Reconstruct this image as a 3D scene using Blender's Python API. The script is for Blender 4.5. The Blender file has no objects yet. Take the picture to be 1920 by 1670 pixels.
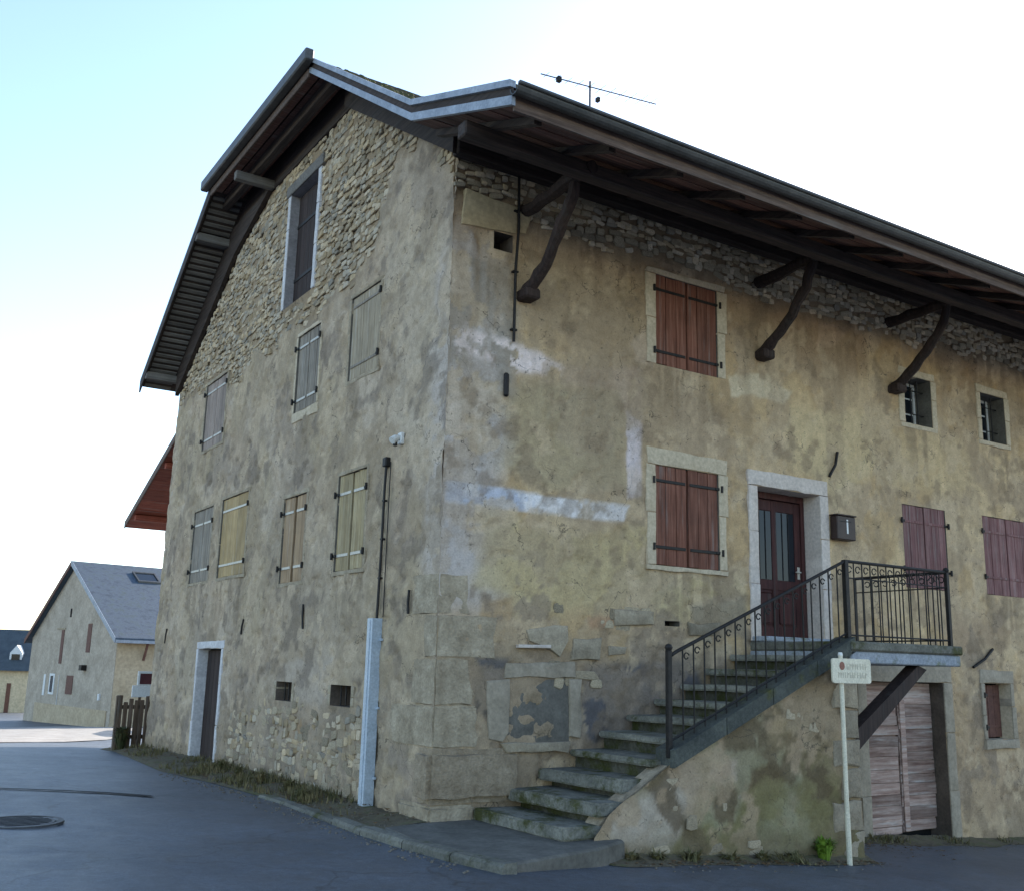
import bpy, bmesh, math, random
import numpy as np
from mathutils import Vector, Matrix

random.seed(7)
RNG = np.random.default_rng(7)
SC = bpy.context.scene
COL = SC.collection

# ------------------------------------------------------------------ camera
F, YAW, PITCH, ROLL = 1922.42, 0.56700879, 0.21261819, 0.02521895   # pixels of a 1920 px wide picture
def cam_axes():
    ca, sa = math.cos(YAW), math.sin(YAW)
    f = np.array([sa*math.cos(PITCH), ca*math.cos(PITCH), math.sin(PITCH)])
    r = np.array([ca, -sa, 0.]); u = np.cross(r, f)
    r2 = math.cos(ROLL)*r + math.sin(ROLL)*u
    u2 = -math.sin(ROLL)*r + math.cos(ROLL)*u
    return np.array([r2, -u2, f])
RM = cam_axes()
def ray(px, py):
    return RM.T @ np.array([(px-960)/F, (py-835)/F, 1.])
_d = ray(806, 1530)
CAM = -_d/np.linalg.norm(_d)*11.6            # house corner is the origin
def FA(px, py, off=0.):                      # pixel -> (x, z) on the plane y = off
    r = ray(px, py); t = (off-CAM[1])/r[1]; p = CAM+t*r
    return p[0], p[2]
def GA(px, py, off=0.):                      # pixel -> (y, z) on the plane x = off
    r = ray(px, py); t = (off-CAM[0])/r[0]; p = CAM+t*r
    return p[1], p[2]
def GR(px, py, z=0.):
    r = ray(px, py); t = (z-CAM[2])/r[2]; p = CAM+t*r
    return p[0], p[1]
cam = bpy.data.cameras.new('camera'); camo = bpy.data.objects.new('camera', cam); COL.objects.link(camo)
cam.sensor_fit = 'HORIZONTAL'; cam.sensor_width = 36; cam.lens = 36*F/1920
cam.clip_end = 3000; cam.clip_start = .05
camo.matrix_world = Matrix(((RM[0][0], -RM[1][0], -RM[2][0], CAM[0]), (RM[0][1], -RM[1][1], -RM[2][1], CAM[1]),
                            (RM[0][2], -RM[1][2], -RM[2][2], CAM[2]), (0, 0, 0, 1)))
SC.camera = camo

# ------------------------------------------------------------------ light
SUN_AZ, SUN_EL = math.radians(64), math.radians(23)        # azimuth from +Y towards +X
w = bpy.data.worlds.new('World'); SC.world = w; w.use_nodes = True
nt = w.node_tree; nt.nodes.clear()
sky = nt.nodes.new('ShaderNodeTexSky'); sky.sky_type = 'NISHITA'; sky.sun_disc = False
sky.sun_elevation = SUN_EL; sky.sun_rotation = SUN_AZ
sky.air_density = 1.0; sky.dust_density = 0.6; sky.ozone_density = 1.0; sky.altitude = 300
bg = nt.nodes.new('ShaderNodeBackground'); bg.inputs[1].default_value = 0.15
wo = nt.nodes.new('ShaderNodeOutputWorld')
nt.links.new(sky.outputs[0], bg.inputs[0]); nt.links.new(bg.outputs[0], wo.inputs[0])
sl = bpy.data.lights.new('sun', 'SUN'); sl.energy = 4.5; sl.angle = math.radians(.5); sl.color = (1, .93, .82)
so = bpy.data.objects.new('sun', sl); COL.objects.link(so); so.location = (20, 10, 20)
sdir = Vector((math.sin(SUN_AZ)*math.cos(SUN_EL), math.cos(SUN_AZ)*math.cos(SUN_EL), math.sin(SUN_EL)))
so.rotation_euler = (-sdir).to_track_quat('-Z', 'Y').to_euler()
SC.view_settings.view_transform = 'Standard'; SC.view_settings.look = 'None'
SC.view_settings.gamma = 1; SC.view_settings.use_curve_mapping = False
SC.view_settings.exposure = 1.48

# ------------------------------------------------------------------ numpy noise
SY = -1.6                                    # front plane of the stair wall
_LAT = RNG.random((256, 256))
def vnoise(x, y):
    xi = np.floor(x).astype(int); yi = np.floor(y).astype(int)
    fx = x-xi; fy = y-yi; fx = fx*fx*(3-2*fx); fy = fy*fy*(3-2*fy)
    g = lambda a, b: _LAT[a % 256, b % 256]
    return (g(xi, yi)*(1-fx)+g(xi+1, yi)*fx)*(1-fy)+(g(xi, yi+1)*(1-fx)+g(xi+1, yi+1)*fx)*fy
def fbm(x, y, s, o=4, ox=0.):
    v = 0; a = .5; t = 0
    for i in range(o):
        v = v+a*vnoise(x*s+ox+17.3*i, y*s+ox*1.7+5.1*i); t += a; a *= .55; s *= 2.03
    return v/t
def sstep(a, b, x):
    t = np.clip((x-a)/(b-a), 0, 1); return t*t*(3-2*t)
def poly_sd(u, v, pts):                       # signed distance, negative inside
    P = np.array(pts, float); d = np.full(u.shape, 1e9); ins = np.zeros(u.shape, bool)
    for i in range(len(P)):
        a = P[i-1]; b = P[i]; e = b-a
        wx = u-a[0]; wy = v-a[1]
        t = np.clip((wx*e[0]+wy*e[1])/(e@e), 0, 1)
        d = np.minimum(d, np.hypot(wx-e[0]*t, wy-e[1]*t))
        c = ((a[1] > v) != (b[1] > v))
        xx = a[0]+(v-a[1])/(b[1]-a[1]+1e-12)*(b[0]-a[0])
        ins ^= c & (u < xx)
    return np.where(ins, -d, d)

# ------------------------------------------------------------------ materials
MATS = {}
def node(nt, t, **kw):
    n = nt.nodes.new(t)
    for k, v in kw.items(): setattr(n, k, v)
    return n
def new_mat(name):
    m = bpy.data.materials.new(name); m.use_nodes = True
    nt = m.node_tree; b = nt.nodes['Principled BSDF']
    MATS[name] = m
    return m, nt, b
def vec_src(nt, mode, scale):
    """world position (or object space with a random shift per object), scaled"""
    if mode == 'world':
        src = node(nt, 'ShaderNodeNewGeometry').outputs['Position']
    else:
        tc = node(nt, 'ShaderNodeTexCoord'); oi = node(nt, 'ShaderNodeObjectInfo')
        mu = node(nt, 'ShaderNodeMath', operation='MULTIPLY'); mu.inputs[1].default_value = 37.
        nt.links.new(oi.outputs['Random'], mu.inputs[0])
        ad = node(nt, 'ShaderNodeVectorMath', operation='ADD')
        nt.links.new(tc.outputs['Object'], ad.inputs[0]); nt.links.new(mu.outputs[0], ad.inputs[1])
        src = ad.outputs[0]
    mp = node(nt, 'ShaderNodeVectorMath', operation='MULTIPLY'); mp.inputs[1].default_value = scale
    nt.links.new(src, mp.inputs[0])
    return mp.outputs[0]
def noise(nt, vec, scale, detail=6, rough=.6):
    n = node(nt, 'ShaderNodeTexNoise'); n.inputs['Scale'].default_value = scale
    n.inputs['Detail'].default_value = detail; n.inputs['Roughness'].default_value = rough
    nt.links.new(vec, n.inputs['Vector'])
    return n.outputs['Fac']
def ramp(nt, fac, stops):
    r = node(nt, 'ShaderNodeValToRGB'); e = r.color_ramp.elements
    while len(e) < len(stops): e.new(.5)
    for i, (p, c) in enumerate(stops):
        e[i].position = p; e[i].color = (c[0], c[1], c[2], 1) if not isinstance(c, float) else (c, c, c, 1)
    nt.links.new(fac, r.inputs[0])
    return r.outputs[0]
def mixc(nt, fac, a, b, mode='MIX'):
    m = node(nt, 'ShaderNodeMix', data_type='RGBA', blend_type=mode)
    for s, v in ((m.inputs[0], fac), (m.inputs[6], a), (m.inputs[7], b)):
        if isinstance(v, (int, float)): s.default_value = v
        elif isinstance(v, tuple): s.default_value = (*v, 1)
        else: nt.links.new(v, s)
    return m.outputs[2]
def bump(nt, b, h, strength=.4, dist=.02):
    bp = node(nt, 'ShaderNodeBump'); bp.inputs['Strength'].default_value = strength
    bp.inputs['Distance'].default_value = dist
    nt.links.new(h, bp.inputs['Height']); nt.links.new(bp.outputs[0], b.inputs['Normal'])
def rand_val(nt, col, lo, hi):
    oi = node(nt, 'ShaderNodeObjectInfo'); mr = node(nt, 'ShaderNodeMapRange')
    mr.inputs[3].default_value = lo; mr.inputs[4].default_value = hi
    nt.links.new(oi.outputs['Random'], mr.inputs[0])
    hv = node(nt, 'ShaderNodeHueSaturation'); nt.links.new(mr.outputs[0], hv.inputs['Value'])
    nt.links.new(col, hv.inputs['Color'])
    return hv.outputs[0]
def mk(name, c1, c2, scale=6, rough=.85, bs=.3, bd=.01, stretch=(1, 1, 1), mode='world', metal=0, c3=None, var=None, detail=7, spec=.3):
    m, nt, b = new_mat(name)
    v = vec_src(nt, mode, stretch)
    f = noise(nt, v, scale, detail)
    stops = [(.32, c1), (.68, c2)] if c3 is None else [(.3, c1), (.5, c2), (.68, c3)]
    c = ramp(nt, f, stops)
    f2 = noise(nt, v, scale*6.3, 4)
    c = mixc(nt, .55, c, ramp(nt, f2, [(.3, .62), (.7, 1.25)]), 'MULTIPLY')
    if var: c = rand_val(nt, c, *var)
    nt.links.new(c, b.inputs['Base Color'])
    b.inputs['Roughness'].default_value = rough; b.inputs['Metallic'].default_value = metal
    b.inputs['Specular IOR Level'].default_value = spec
    if bs: bump(nt, b, f2, bs, bd)
    return m
def mk_wall(name):
    m, nt, b = new_mat(name)
    at = node(nt, 'ShaderNodeAttribute', attribute_name='Col')
    v = vec_src(nt, 'world', (1, 1, 1))
    f1 = noise(nt, v, 9, 8, .65); f2 = noise(nt, v, 45, 5, .7); f3 = noise(nt, v, 2.2, 6)
    c = mixc(nt, .6, at.outputs['Color'], ramp(nt, f1, [(.28, .7), (.72, 1.25)]), 'MULTIPLY')
    c = mixc(nt, .6, c, ramp(nt, f2, [(.3, .7), (.7, 1.22)]), 'MULTIPLY')
    c = mixc(nt, .5, c, ramp(nt, f3, [(.3, (.8, .78, .74)), (.7, (1.12, 1.12, 1.1))]), 'MULTIPLY')
    vo = node(nt, 'ShaderNodeTexVoronoi', feature='DISTANCE_TO_EDGE'); vo.inputs['Scale'].default_value = .9
    wv = node(nt, 'ShaderNodeVectorMath', operation='ADD'); nz = node(nt, 'ShaderNodeTexNoise')
    nz.inputs['Scale'].default_value = 3.; nz.inputs['Detail'].default_value = 6
    nt.links.new(v, nz.inputs['Vector']); nt.links.new(v, wv.inputs[0]); nt.links.new(nz.outputs['Color'], wv.inputs[1]); nt.links.new(wv.outputs[0], vo.inputs['Vector'])
    cr = mixc(nt, 1., ramp(nt, vo.outputs['Distance'], [(0., .85), (.009, 0.)]), ramp(nt, f3, [(.5, 0.), (.56, 1.)]), 'MULTIPLY')
    c = mixc(nt, cr, c, (.06, .05, .04))
    f4 = noise(nt, v, 20, 3, .5); c = mixc(nt, ramp(nt, f4, [(.66, 0.), (.70, .55)]), c, (.12, .10, .075))
    nt.links.new(c, b.inputs['Base Color']); b.inputs['Roughness'].default_value = .95
    b.inputs['Specular IOR Level'].default_value = .15
    ad = node(nt, 'ShaderNodeMath', operation='ADD'); nt.links.new(f1, ad.inputs[0]); nt.links.new(f2, ad.inputs[1])
    bump(nt, b, ad.outputs[0], .55, .02)
    return m
def mk_moss(name, c1, c2, moss, amount=.5, scale=3.5, rough=.9):
    m, nt, b = new_mat(name)
    v = vec_src(nt, 'world', (1, 1, 1))
    f = noise(nt, v, scale, 7); f2 = noise(nt, v, 28, 5, .7); f3 = noise(nt, v, 2.6, 8, .7)
    c = ramp(nt, f, [(.32, c1), (.68, c2)])
    c = mixc(nt, ramp(nt, f3, [(amount, 0.), (amount+.12, 1.)]), c, moss)
    c = mixc(nt, .7, c, ramp(nt, f2, [(.3, .55), (.7, 1.3)]), 'MULTIPLY')
    c = rand_val(nt, c, .85, 1.15)
    nt.links.new(c, b.inputs['Base Color']); b.inputs['Roughness'].default_value = rough
    b.inputs['Specular IOR Level'].default_value = .2
    bump(nt, b, f2, .6, .02)
    return m
def wood(name, c1, c2, c3, axis='z', rough=.75, var=(.85, 1.15), scale=1.):
    st = {'z': (26*scale, 26*scale, 1.3), 'x': (1.3, 26*scale, 26*scale), 'y': (26*scale, 1.3, 26*scale)}[axis]
    m = mk(name, c1, c2, 1., rough, .5, .004, st, 'obj', c3=c3, var=var, detail=5)
    nt = m.node_tree; b = nt.nodes['Principled BSDF']; src = b.inputs['Base Color'].links[0].from_socket
    v = vec_src(nt, 'obj', tuple(k*.35 for k in st)); f = noise(nt, v, 1.3, 8, .7)
    g = sum(c3)/3*1.25
    c = mixc(nt, ramp(nt, f, [(.56, 0.), (.66, .55)]), src, (g*1.05, g, g*.93))
    f = noise(nt, vec_src(nt, 'world', (1, 1, 1)), 3.2, 6, .65); c = mixc(nt, .6, c, ramp(nt, f, [(.3, .68), (.7, 1.2)]), 'MULTIPLY')
    nt.links.new(c, b.inputs['Base Color'])
    return m

mk_wall('plaster'); mk_wall('rubble_mix')
mk('pebble', (.10, .085, .065), (.22, .19, .15), 30, .95, 0)
mk('stone', (.23, .185, .13), (.36, .30, .215), 7, .92, .6, .015, mode='obj', var=(.78, 1.22))
mk('rubble', (.20, .16, .11), (.44, .355, .25), 9, .95, .6, .02, var=None)
mk('rubble_piece', (.27, .215, .145), (.49, .40, .275), 9, .95, .6, .02, mode='obj', var=(.68, 1.3))
mk('quoin', (.25, .195, .13), (.345, .28, .195), 5, .95, .8, .02, c3=(.45, .37, .265))
mk('boulder', (.22, .165, .11), (.30, .235, .16), 5, .95, .8, .03, c3=(.37, .295, .21))
mk('yellow_block', (.42, .325, .19), (.50, .39, .235), 3, .9, .25, .01)
mk('old_surround', (.27, .225, .165), (.37, .31, .235), 4, .9, .35, .01)
mk('surround', (.46, .375, .26), (.56, .465, .335), 4, .9, .35, .01)
mk('pale_surround', (.52, .445, .385), (.62, .54, .475), 4, .85, .25, .008)
mk('white_surround', (0.483, 0.460, 0.460), (0.621, 0.598, 0.586), 4, .8, .25, .008)
mk('attic_jamb', (.22, .20, .20), (.32, .295, .29), 4, .85, .25, .008)
mk('dark_jamb', (.085, .065, .05), (.15, .115, .09), 4, .9, .3, .01)
mk('infill', (.11, .10, .085), (.17, .155, .13), 5, .95, .4, .012)
wood('shutter_brown', (.10, .036, .022), (.18, .068, .042), (.25, .115, .078))
wood('shutter_red', (.12, .05, .048), (.19, .085, .082), (.25, .155, .145))
wood('shutter_grey', (.15, .12, .09), (.235, .195, .15), (.32, .28, .225))
wood('shutter_olive', (.25, .185, .09), (.34, .26, .14), (.40, .325, .20))
wood('shutter_tan', (.23, .175, .11), (.34, .27, .18), (.41, .34, .25))
wood('shutter_pine', (.29, .19, .08), (.385, .265, .12), (.44, .32, .165))
wood('shutter_orange', (.25, .155, .08), (.34, .225, .125), (.40, .29, .185))
wood('shutter_pinkish', (.20, .15, .12), (.29, .22, .18), (.33, .27, .215))
wood('door_wood', (.035, .012, .012), (.060, .020, .018), (.085, .030, .026))
wood('old_plank', (.19, .105, .08), (.36, .245, .20), (.50, .385, .33), 'x', .85, (.6, 1.25), .7)
wood('dark_timber', (.022, .016, .014), (.045, .032, .027), (.075, .05, .04), 'x', .8, (.8, 1.25))
wood('dark_timber_y', (.022, .016, .014), (.045, .032, .027), (.07, .05, .04), 'y', .8, (.8, 1.25))
wood('strut_timber', (.020, .013, .012), (.038, .024, .020), (.055, .035, .03), 'z', .8)
wood('soffit_board', (.07, .033, .027), (.13, .06, .047), (.20, .115, .085), 'x', .85, (.55, 1.35))
wood('fascia_wood', (.07, .045, .035), (.12, .08, .062), (.17, .12, .095), 'x', .8)
wood('grey_batten', (.10, .09, .08), (.16, .145, .13), (.20, .185, .165), 'x', .85)
wood('fence_wood', (.05, .033, .022), (.10, .065, .042), (.15, .10, .07))
wood('red_soffit', (.20, .045, .028), (.28, .07, .042), (.33, .10, .06), 'x', .7)
mk('zinc', (.22, .245, .285), (.36, .39, .44), 5, .6, .1, .003, metal=.35, spec=.5)
mk('gutter_metal', (.045, .045, .043), (.085, .082, .078), 5, .5, .15, .003, metal=.3, spec=.5)
mk('iron', (.012, .011, .011), (.03, .025, .022), 18, .6, .3, .003, metal=.5, spec=.5)
mk('strap_metal', (.40, .36, .30), (.55, .52, .46), 30, .5, .2, .002, metal=.2, spec=.5)
mk('conduit_metal', (.36, .42, .48), (.45, .51, .57), 6, .45, .1, .002, spec=.5)
mk('white_plastic', (.62, .61, .58), (.70, .69, .66), 10, .4, 0, spec=.5)
mk('cream_paint', (.58, .53, .40), (.68, .62, .48), 9, .5, .1, .002, spec=.5)
mk('sign_mark', (.20, .07, .05), (.26, .10, .07), 30, .5, 0)
mk('sign_letter', (.44, .395, .30), (.52, .47, .36), 30, .5, 0)
mk('roof_tile', (.05, .046, .042), (.12, .105, .09), 8, .85, .4, .01, c3=(.10, .10, .07))
mk('concrete', (.085, .08, .068), (.15, .14, .12), 3, .92, .4, .01)
mk('grass_mat', (.05, .055, .018), (.13, .11, .045), 5, .8, 0, mode='world', c3=(.24, .18, .09))
mk('moss', (.04, .042, .015), (.09, .085, .03), 20, .95, .3, .01)
mk('dead_leaf', (.07, .04, .018), (.15, .085, .035), 9, .8, 0)
mk('dark_leaf', (.02, .028, .01), (.055, .06, .022), 6, .7, 0, c3=(.10, .07, .03))
mk('bright_plant', (.10, .17, .015), (.17, .26, .03), 9, .6, 0)
mk('soil', (.07, .055, .035), (.13, .105, .065), 5, .95, .6, .03, c3=(.09, .095, .035))
mk('barn_wall', (.33, .275, .21), (.47, .395, .31), 1.2, .95, .4, .03)
mk('barn_side', (.40, .31, .20), (.50, .40, .27), 1.0, .95, .3, .03)
mk('cottage_wall', (0.552, 0.437, 0.276), (0.644, 0.517, 0.333), 1.0, .95, .2, .02)
mk('slate', (.034, .05, .072), (.066, .09, .122), 2.5, .7, .4, .02, c3=(.055, .078, .085), spec=.3)
mk('slate_dark', (.035, .045, .05), (.065, .08, .085), 2.5, .5, .4, .02, spec=.5)
mk('door_red', (.13, .055, .035), (.18, .08, .05), 6, .7, .1, .005)
mk('brown_paint', (.10, .045, .035), (.16, .075, .055), 9, .7, .1, .005)
mk('letterbox_brown', (.03, .018, .015), (.05, .03, .025), 9, .5, .1, .002)
mk('maroon', (.07, .02, .025), (.10, .03, .035), 9, .6, 0)
mk('white_paint', (.60, .60, .58), (.70, .70, .68), 9, .6, .1, .003)
mk('dark_void', (.008, .008, .008), (.014, .013, .012), 5, .95, 0)
mk('cast_iron', (.035, .035, .037), (.07, .07, .073), 30, .6, .5, .005, metal=.4, spec=.5)
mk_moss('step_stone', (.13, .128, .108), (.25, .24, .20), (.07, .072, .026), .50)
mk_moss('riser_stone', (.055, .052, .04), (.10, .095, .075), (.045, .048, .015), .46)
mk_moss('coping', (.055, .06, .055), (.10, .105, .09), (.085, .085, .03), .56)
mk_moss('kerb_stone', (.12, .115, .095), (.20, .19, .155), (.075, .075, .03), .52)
mk_moss('slab_edge', (.24, .26, .29), (.33, .35, .38), (.14, .15, .075), .56)

def mk_glass():
    m, nt, b = new_mat('glass')
    b.inputs['Base Color'].default_value = (.012, .016, .022, 1); b.inputs['Roughness'].default_value = .08
    b.inputs['Specular IOR Level'].default_value = .25
mk_glass()
def mk_asphalt():
    m, nt, b = new_mat('asphalt')
    v = vec_src(nt, 'world', (1, 1, 1))
    f1 = noise(nt, v, .45, 7, .6); f2 = noise(nt, v, 60, 6, .85); f3 = noise(nt, v, 3, 7, .65)
    c = ramp(nt, f1, [(.3, (.052, .060, .072)), (.7, (.094, .106, .124))])
    c = mixc(nt, .7, c, ramp(nt, f2, [(.36, .35), (.64, 1.7)]), 'MULTIPLY')
    c = mixc(nt, .7, c, ramp(nt, f3, [(.3, .75), (.7, 1.2)]), 'MULTIPLY')
    f5 = noise(nt, v, 11, 5, .75); c = mixc(nt, .8, c, ramp(nt, f5, [(.34, .72), (.66, 1.3)]), 'MULTIPLY')
    # wandering cracks
    vo = node(nt, 'ShaderNodeTexVoronoi', feature='DISTANCE_TO_EDGE'); vo.inputs['Scale'].default_value = .33
    wv = node(nt, 'ShaderNodeVectorMath', operation='ADD')
    nz = node(nt, 'ShaderNodeTexNoise'); nz.inputs['Scale'].default_value = 1.6; nz.inputs['Detail'].default_value = 6
    nt.links.new(v, nz.inputs['Vector']); nt.links.new(v, wv.inputs[0]); nt.links.new(nz.outputs['Color'], wv.inputs[1])
    nt.links.new(wv.outputs[0], vo.inputs['Vector'])
    c = mixc(nt, ramp(nt, vo.outputs['Distance'], [(.0, .75), (.006, 0.)]), c, (.025, .026, .028))
    nt.links.new(c, b.inputs['Base Color'])
    r = ramp(nt, f3, [(.3, .48), (.7, .62)]); nt.links.new(r, b.inputs['Roughness'])
    b.inputs['Specular IOR Level'].default_value = .5
    bump(nt, b, f2, .35, .006)
mk_asphalt()
mk('sunlit_pale', (.24, .22, .20), (.36, .335, .31), 1.5, .95, .3, .01)  # pale tone paints low sun on the far road
mk('asphalt_patch', (.032, .036, .042), (.06, .066, .076), 14, .62, .4, .006, spec=.5)
mk('tar', (.02, .02, .022), (.035, .036, .038), 8, .85, .2, .004, spec=.2)

# ------------------------------------------------------------------ mesh helpers
def link(o, parent=None):
    COL.objects.link(o)
    if parent is not None: o.parent = parent
    return o
def mesh_obj(name, verts, faces, mat, parent=None, smooth=False, fix=True):
    me = bpy.data.meshes.new(name); me.from_pydata([tuple(map(float, v)) for v in verts], [], faces)
    if fix:
        bm = bmesh.new(); bm.from_mesh(me); bmesh.ops.recalc_face_normals(bm, faces=bm.faces); bm.to_mesh(me); bm.free()
    if smooth: me.polygons.foreach_set('use_smooth', [True]*len(me.polygons))
    if mat: me.materials.append(MATS[mat])
    if smooth and fix: me.set_sharp_from_angle(angle=math.radians(32))
    return link(bpy.data.objects.new(name, me), parent)
def thing(name, label, cat, loc=(0, 0, 0), group=None):
    o = bpy.data.objects.new(name, None); COL.objects.link(o)
    o.empty_display_size = .3; o['label'] = label; o['category'] = cat; o.location = loc
    if group: o['group'] = group
    return o
def tag(o, label, cat, group=None):
    o['label'] = label; o['category'] = cat
    if group: o['group'] = group
    return o
class MB:
    def __init__(s): s.v = []; s.f = []
    def add(s, v, f):
        n = len(s.v); s.v += [tuple(p) for p in v]; s.f += [tuple(i+n for i in q) for q in f]; return s
    def box(s, x0, x1, y0, y1, z0, z1):
        return s.add([(x, y, z) for z in (z0, z1) for y in (y0, y1) for x in (x0, x1)],
                     [(0, 2, 3, 1), (4, 5, 7, 6), (0, 1, 5, 4), (2, 6, 7, 3), (0, 4, 6, 2), (1, 3, 7, 5)])
    def cbox(s, x0, x1, y0, y1, z0, z1, c=.01):        # chamfered box
        bm = bmesh.new(); bmesh.ops.create_cube(bm, size=1)
        for v in bm.verts:
            v.co = Vector((x0 if v.co.x < 0 else x1, y0 if v.co.y < 0 else y1, z0 if v.co.z < 0 else z1))
        bmesh.ops.bevel(bm, geom=bm.edges[:], offset=c, segments=1, affect='EDGES')
        bm.verts.index_update()
        s.add([v.co[:] for v in bm.verts], [[v.index for v in f.verts] for f in bm.faces]); bm.free(); return s
    def tube(s, pts, r, n=8):
        pts = [Vector(p) for p in pts]; rs = r if isinstance(r, (list, tuple)) else [r]*len(pts)
        rings = []
        t0 = (pts[1]-pts[0]).normalized(); up = Vector((0, 0, 1)) if abs(t0.z) < .9 else Vector((1, 0, 0))
        a = t0.cross(up).normalized()
        for i, p in enumerate(pts):
            t = (pts[min(i+1, len(pts)-1)]-pts[max(i-1, 0)]).normalized()
            a = (a-t*a.dot(t)).normalized(); b = t.cross(a)
            rings.append([p+(a*math.cos(k*math.tau/n)+b*math.sin(k*math.tau/n))*rs[i] for k in range(n)])
        v = [q for R in rings for q in R]; f = []
        for i in range(len(rings)-1):
            for k in range(n):
                f.append((i*n+k, i*n+(k+1) % n, (i+1)*n+(k+1) % n, (i+1)*n+k))
        f.append(tuple(range(n-1, -1, -1))); f.append(tuple((len(rings)-1)*n+k for k in range(n)))
        return s.add(v, f)
    def prism(s, pts, d):                               # polygon pts (3d), swept by vector d
        n = len(pts); d = Vector(d)
        v = [Vector(p) for p in pts]+[Vector(p)+d for p in pts]
        return s.add(v, [tuple(range(n)), tuple(range(2*n-1, n-1, -1))]+[(i, (i+1) % n, n+(i+1) % n, n+i) for i in range(n)])
    def build(s, name, mat, parent=None, smooth=False): return mesh_obj(name, s.v, s.f, mat, parent, smooth)
FAC = lambda u, v, n: (u, -n, v)          # facade frame: u = x, v = z, n = out of the wall
GAB = lambda u, v, n: (-n, u, v)          # gable frame:  u = y, v = z, n = out of the wall
def fbox(fr, u0, u1, v0, v1, n0, n1, c=.008):
    p, q = fr(u0, v0, n0), fr(u1, v1, n1); m = MB()
    a = [sorted((p[i], q[i])) for i in range(3)]
    return m.cbox(a[0][0], a[0][1], a[1][0], a[1][1], a[2][0], a[2][1], c)
def stone_mesh(fr, pts, n0, n1, bev=.025, wob=.01):
    """irregular dressed or rough stone: outline pts in (u, v), rounded front"""
    P = np.array(pts, float); c = P.mean(0); Q = []
    for i in range(len(P)):                             # subdivide the outline and roughen it
        a, b = P[i], P[(i+1) % len(P)]; k = max(1, int(np.linalg.norm(b-a)/.16))
        for j in range(k): Q.append(a+(b-a)*j/k+RNG.normal(0, wob, 2))
    Q = np.array(Q); m = len(Q)
    r = np.linalg.norm(Q-c, axis=1, keepdims=True)
    ring = lambda ins, n: [fr(*(q+(c-q)/np.maximum(rr, .01)*min(ins, .45*rr[0])), n+RNG.normal(0, wob*.3)) for q, rr in zip(Q, r)]
    V = ring(0, n0)+ring(0, n1-bev)+ring(bev*.5, n1-bev*.3)+ring(bev*1.6, n1)+[fr(c[0], c[1], n1+.004)]
    Fc = []
    for L in range(3):
        for i in range(m): Fc.append((L*m+i, L*m+(i+1) % m, (L+1)*m+(i+1) % m, (L+1)*m+i))
    for i in range(m): Fc.append((3*m+i, 3*m+(i+1) % m, 4*m))
    Fc.append(tuple(range(m-1, -1, -1)))
    return V, Fc
def stone(fr, pts, n0, n1, mat, name='stone', parent=None, bev=.025, wob=.008):
    V, Fc = stone_mesh(fr, pts, n0, n1, bev, wob)
    return mesh_obj(name, V, Fc, mat, parent, smooth=True)

# ------------------------------------------------------------------ ground
def gz(x, y):
    x = np.asarray(x, float); y = np.asarray(y, float)
    a = np.interp(x, [-60, -5.5, -.5, 9, 14, 60], [.5, 0, -.15, -.84, -1.15, -3.])
    b = np.interp(y, [-40, 5, 12, 21, 51, 82, 400], [0, 0, -.12, -.62, -2.0, -2.7, -7])
    k = 1-sstep(12, 34, y)
    return a*k-.15*(1-k)+b
def sheet(name, xs, ys, zf, mat, kind='structure', mask=None):
    X, Y = np.meshgrid(xs, ys); Z = zf(X, Y); nx = len(xs)
    V = np.stack([X.ravel(), Y.ravel(), Z.ravel()], 1)
    Fc = [(j*nx+i, j*nx+i+1, (j+1)*nx+i+1, (j+1)*nx+i) for j in range(len(ys)-1) for i in range(nx-1)
          if mask is None or mask((xs[i]+xs[i+1])/2, (ys[j]+ys[j+1])/2)]
    o = mesh_obj(name, V, Fc, mat, None, True, fix=False); o['kind'] = kind
    return o
gx = np.concatenate([np.linspace(-300, -30, 14), np.linspace(-26, 26, 105), np.linspace(32, 300, 14)])
gy = np.concatenate([np.linspace(-120, -16, 14), np.linspace(-14, 30, 89), np.linspace(33, 90, 20), np.linspace(100, 700, 12)])
sheet('road', gx, gy, lambda X, Y: gz(X, Y)+.012*(fbm(X, Y, .5, 3)-.5), 'asphalt')

def on_ground(px, py):
    r = ray(px, py); t = 5.
    for _ in range(6000):
        p = CAM+t*r
        if p[2] <= float(gz(p[0], p[1])): break
        t += .02
    return p[0], p[1]
# tar joint across the road and the manhole cover
tp = [(-.2, 1490), (120, 1491), (200, 1493), (285, 1497)]
m = MB(); L = []
for px, py in tp:
    x, y = GR(px, py, -.13); L.append((x, y))
L = [(L[0][0]-3, L[0][1]+.1)]+L
for i in range(len(L)-1):
    (xa, ya), (xb, yb) = L[i], L[i+1]; wa, wb = .03+.015*i, .03+.015*(i+1)
    q = [(xa, ya-wa), (xb, yb-wb), (xb, yb+wb), (xa, ya+wa)]
    n = len(m.v); m.v += [(x, y, float(gz(x, y))+.012) for x, y in q]; m.f.append((n, n+1, n+2, n+3))
o = mesh_obj('tar_joint', m.v, m.f, 'tar', None); o['kind'] = 'structure'
mx, my = GR(35, 1540, -.04); mz = float(gz(mx, my))+.004
mh = thing('manhole_cover', 'round cast iron manhole cover set in the blue-grey asphalt road', 'manhole cover', (mx, my, mz))
m = MB(); n = 28
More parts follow.
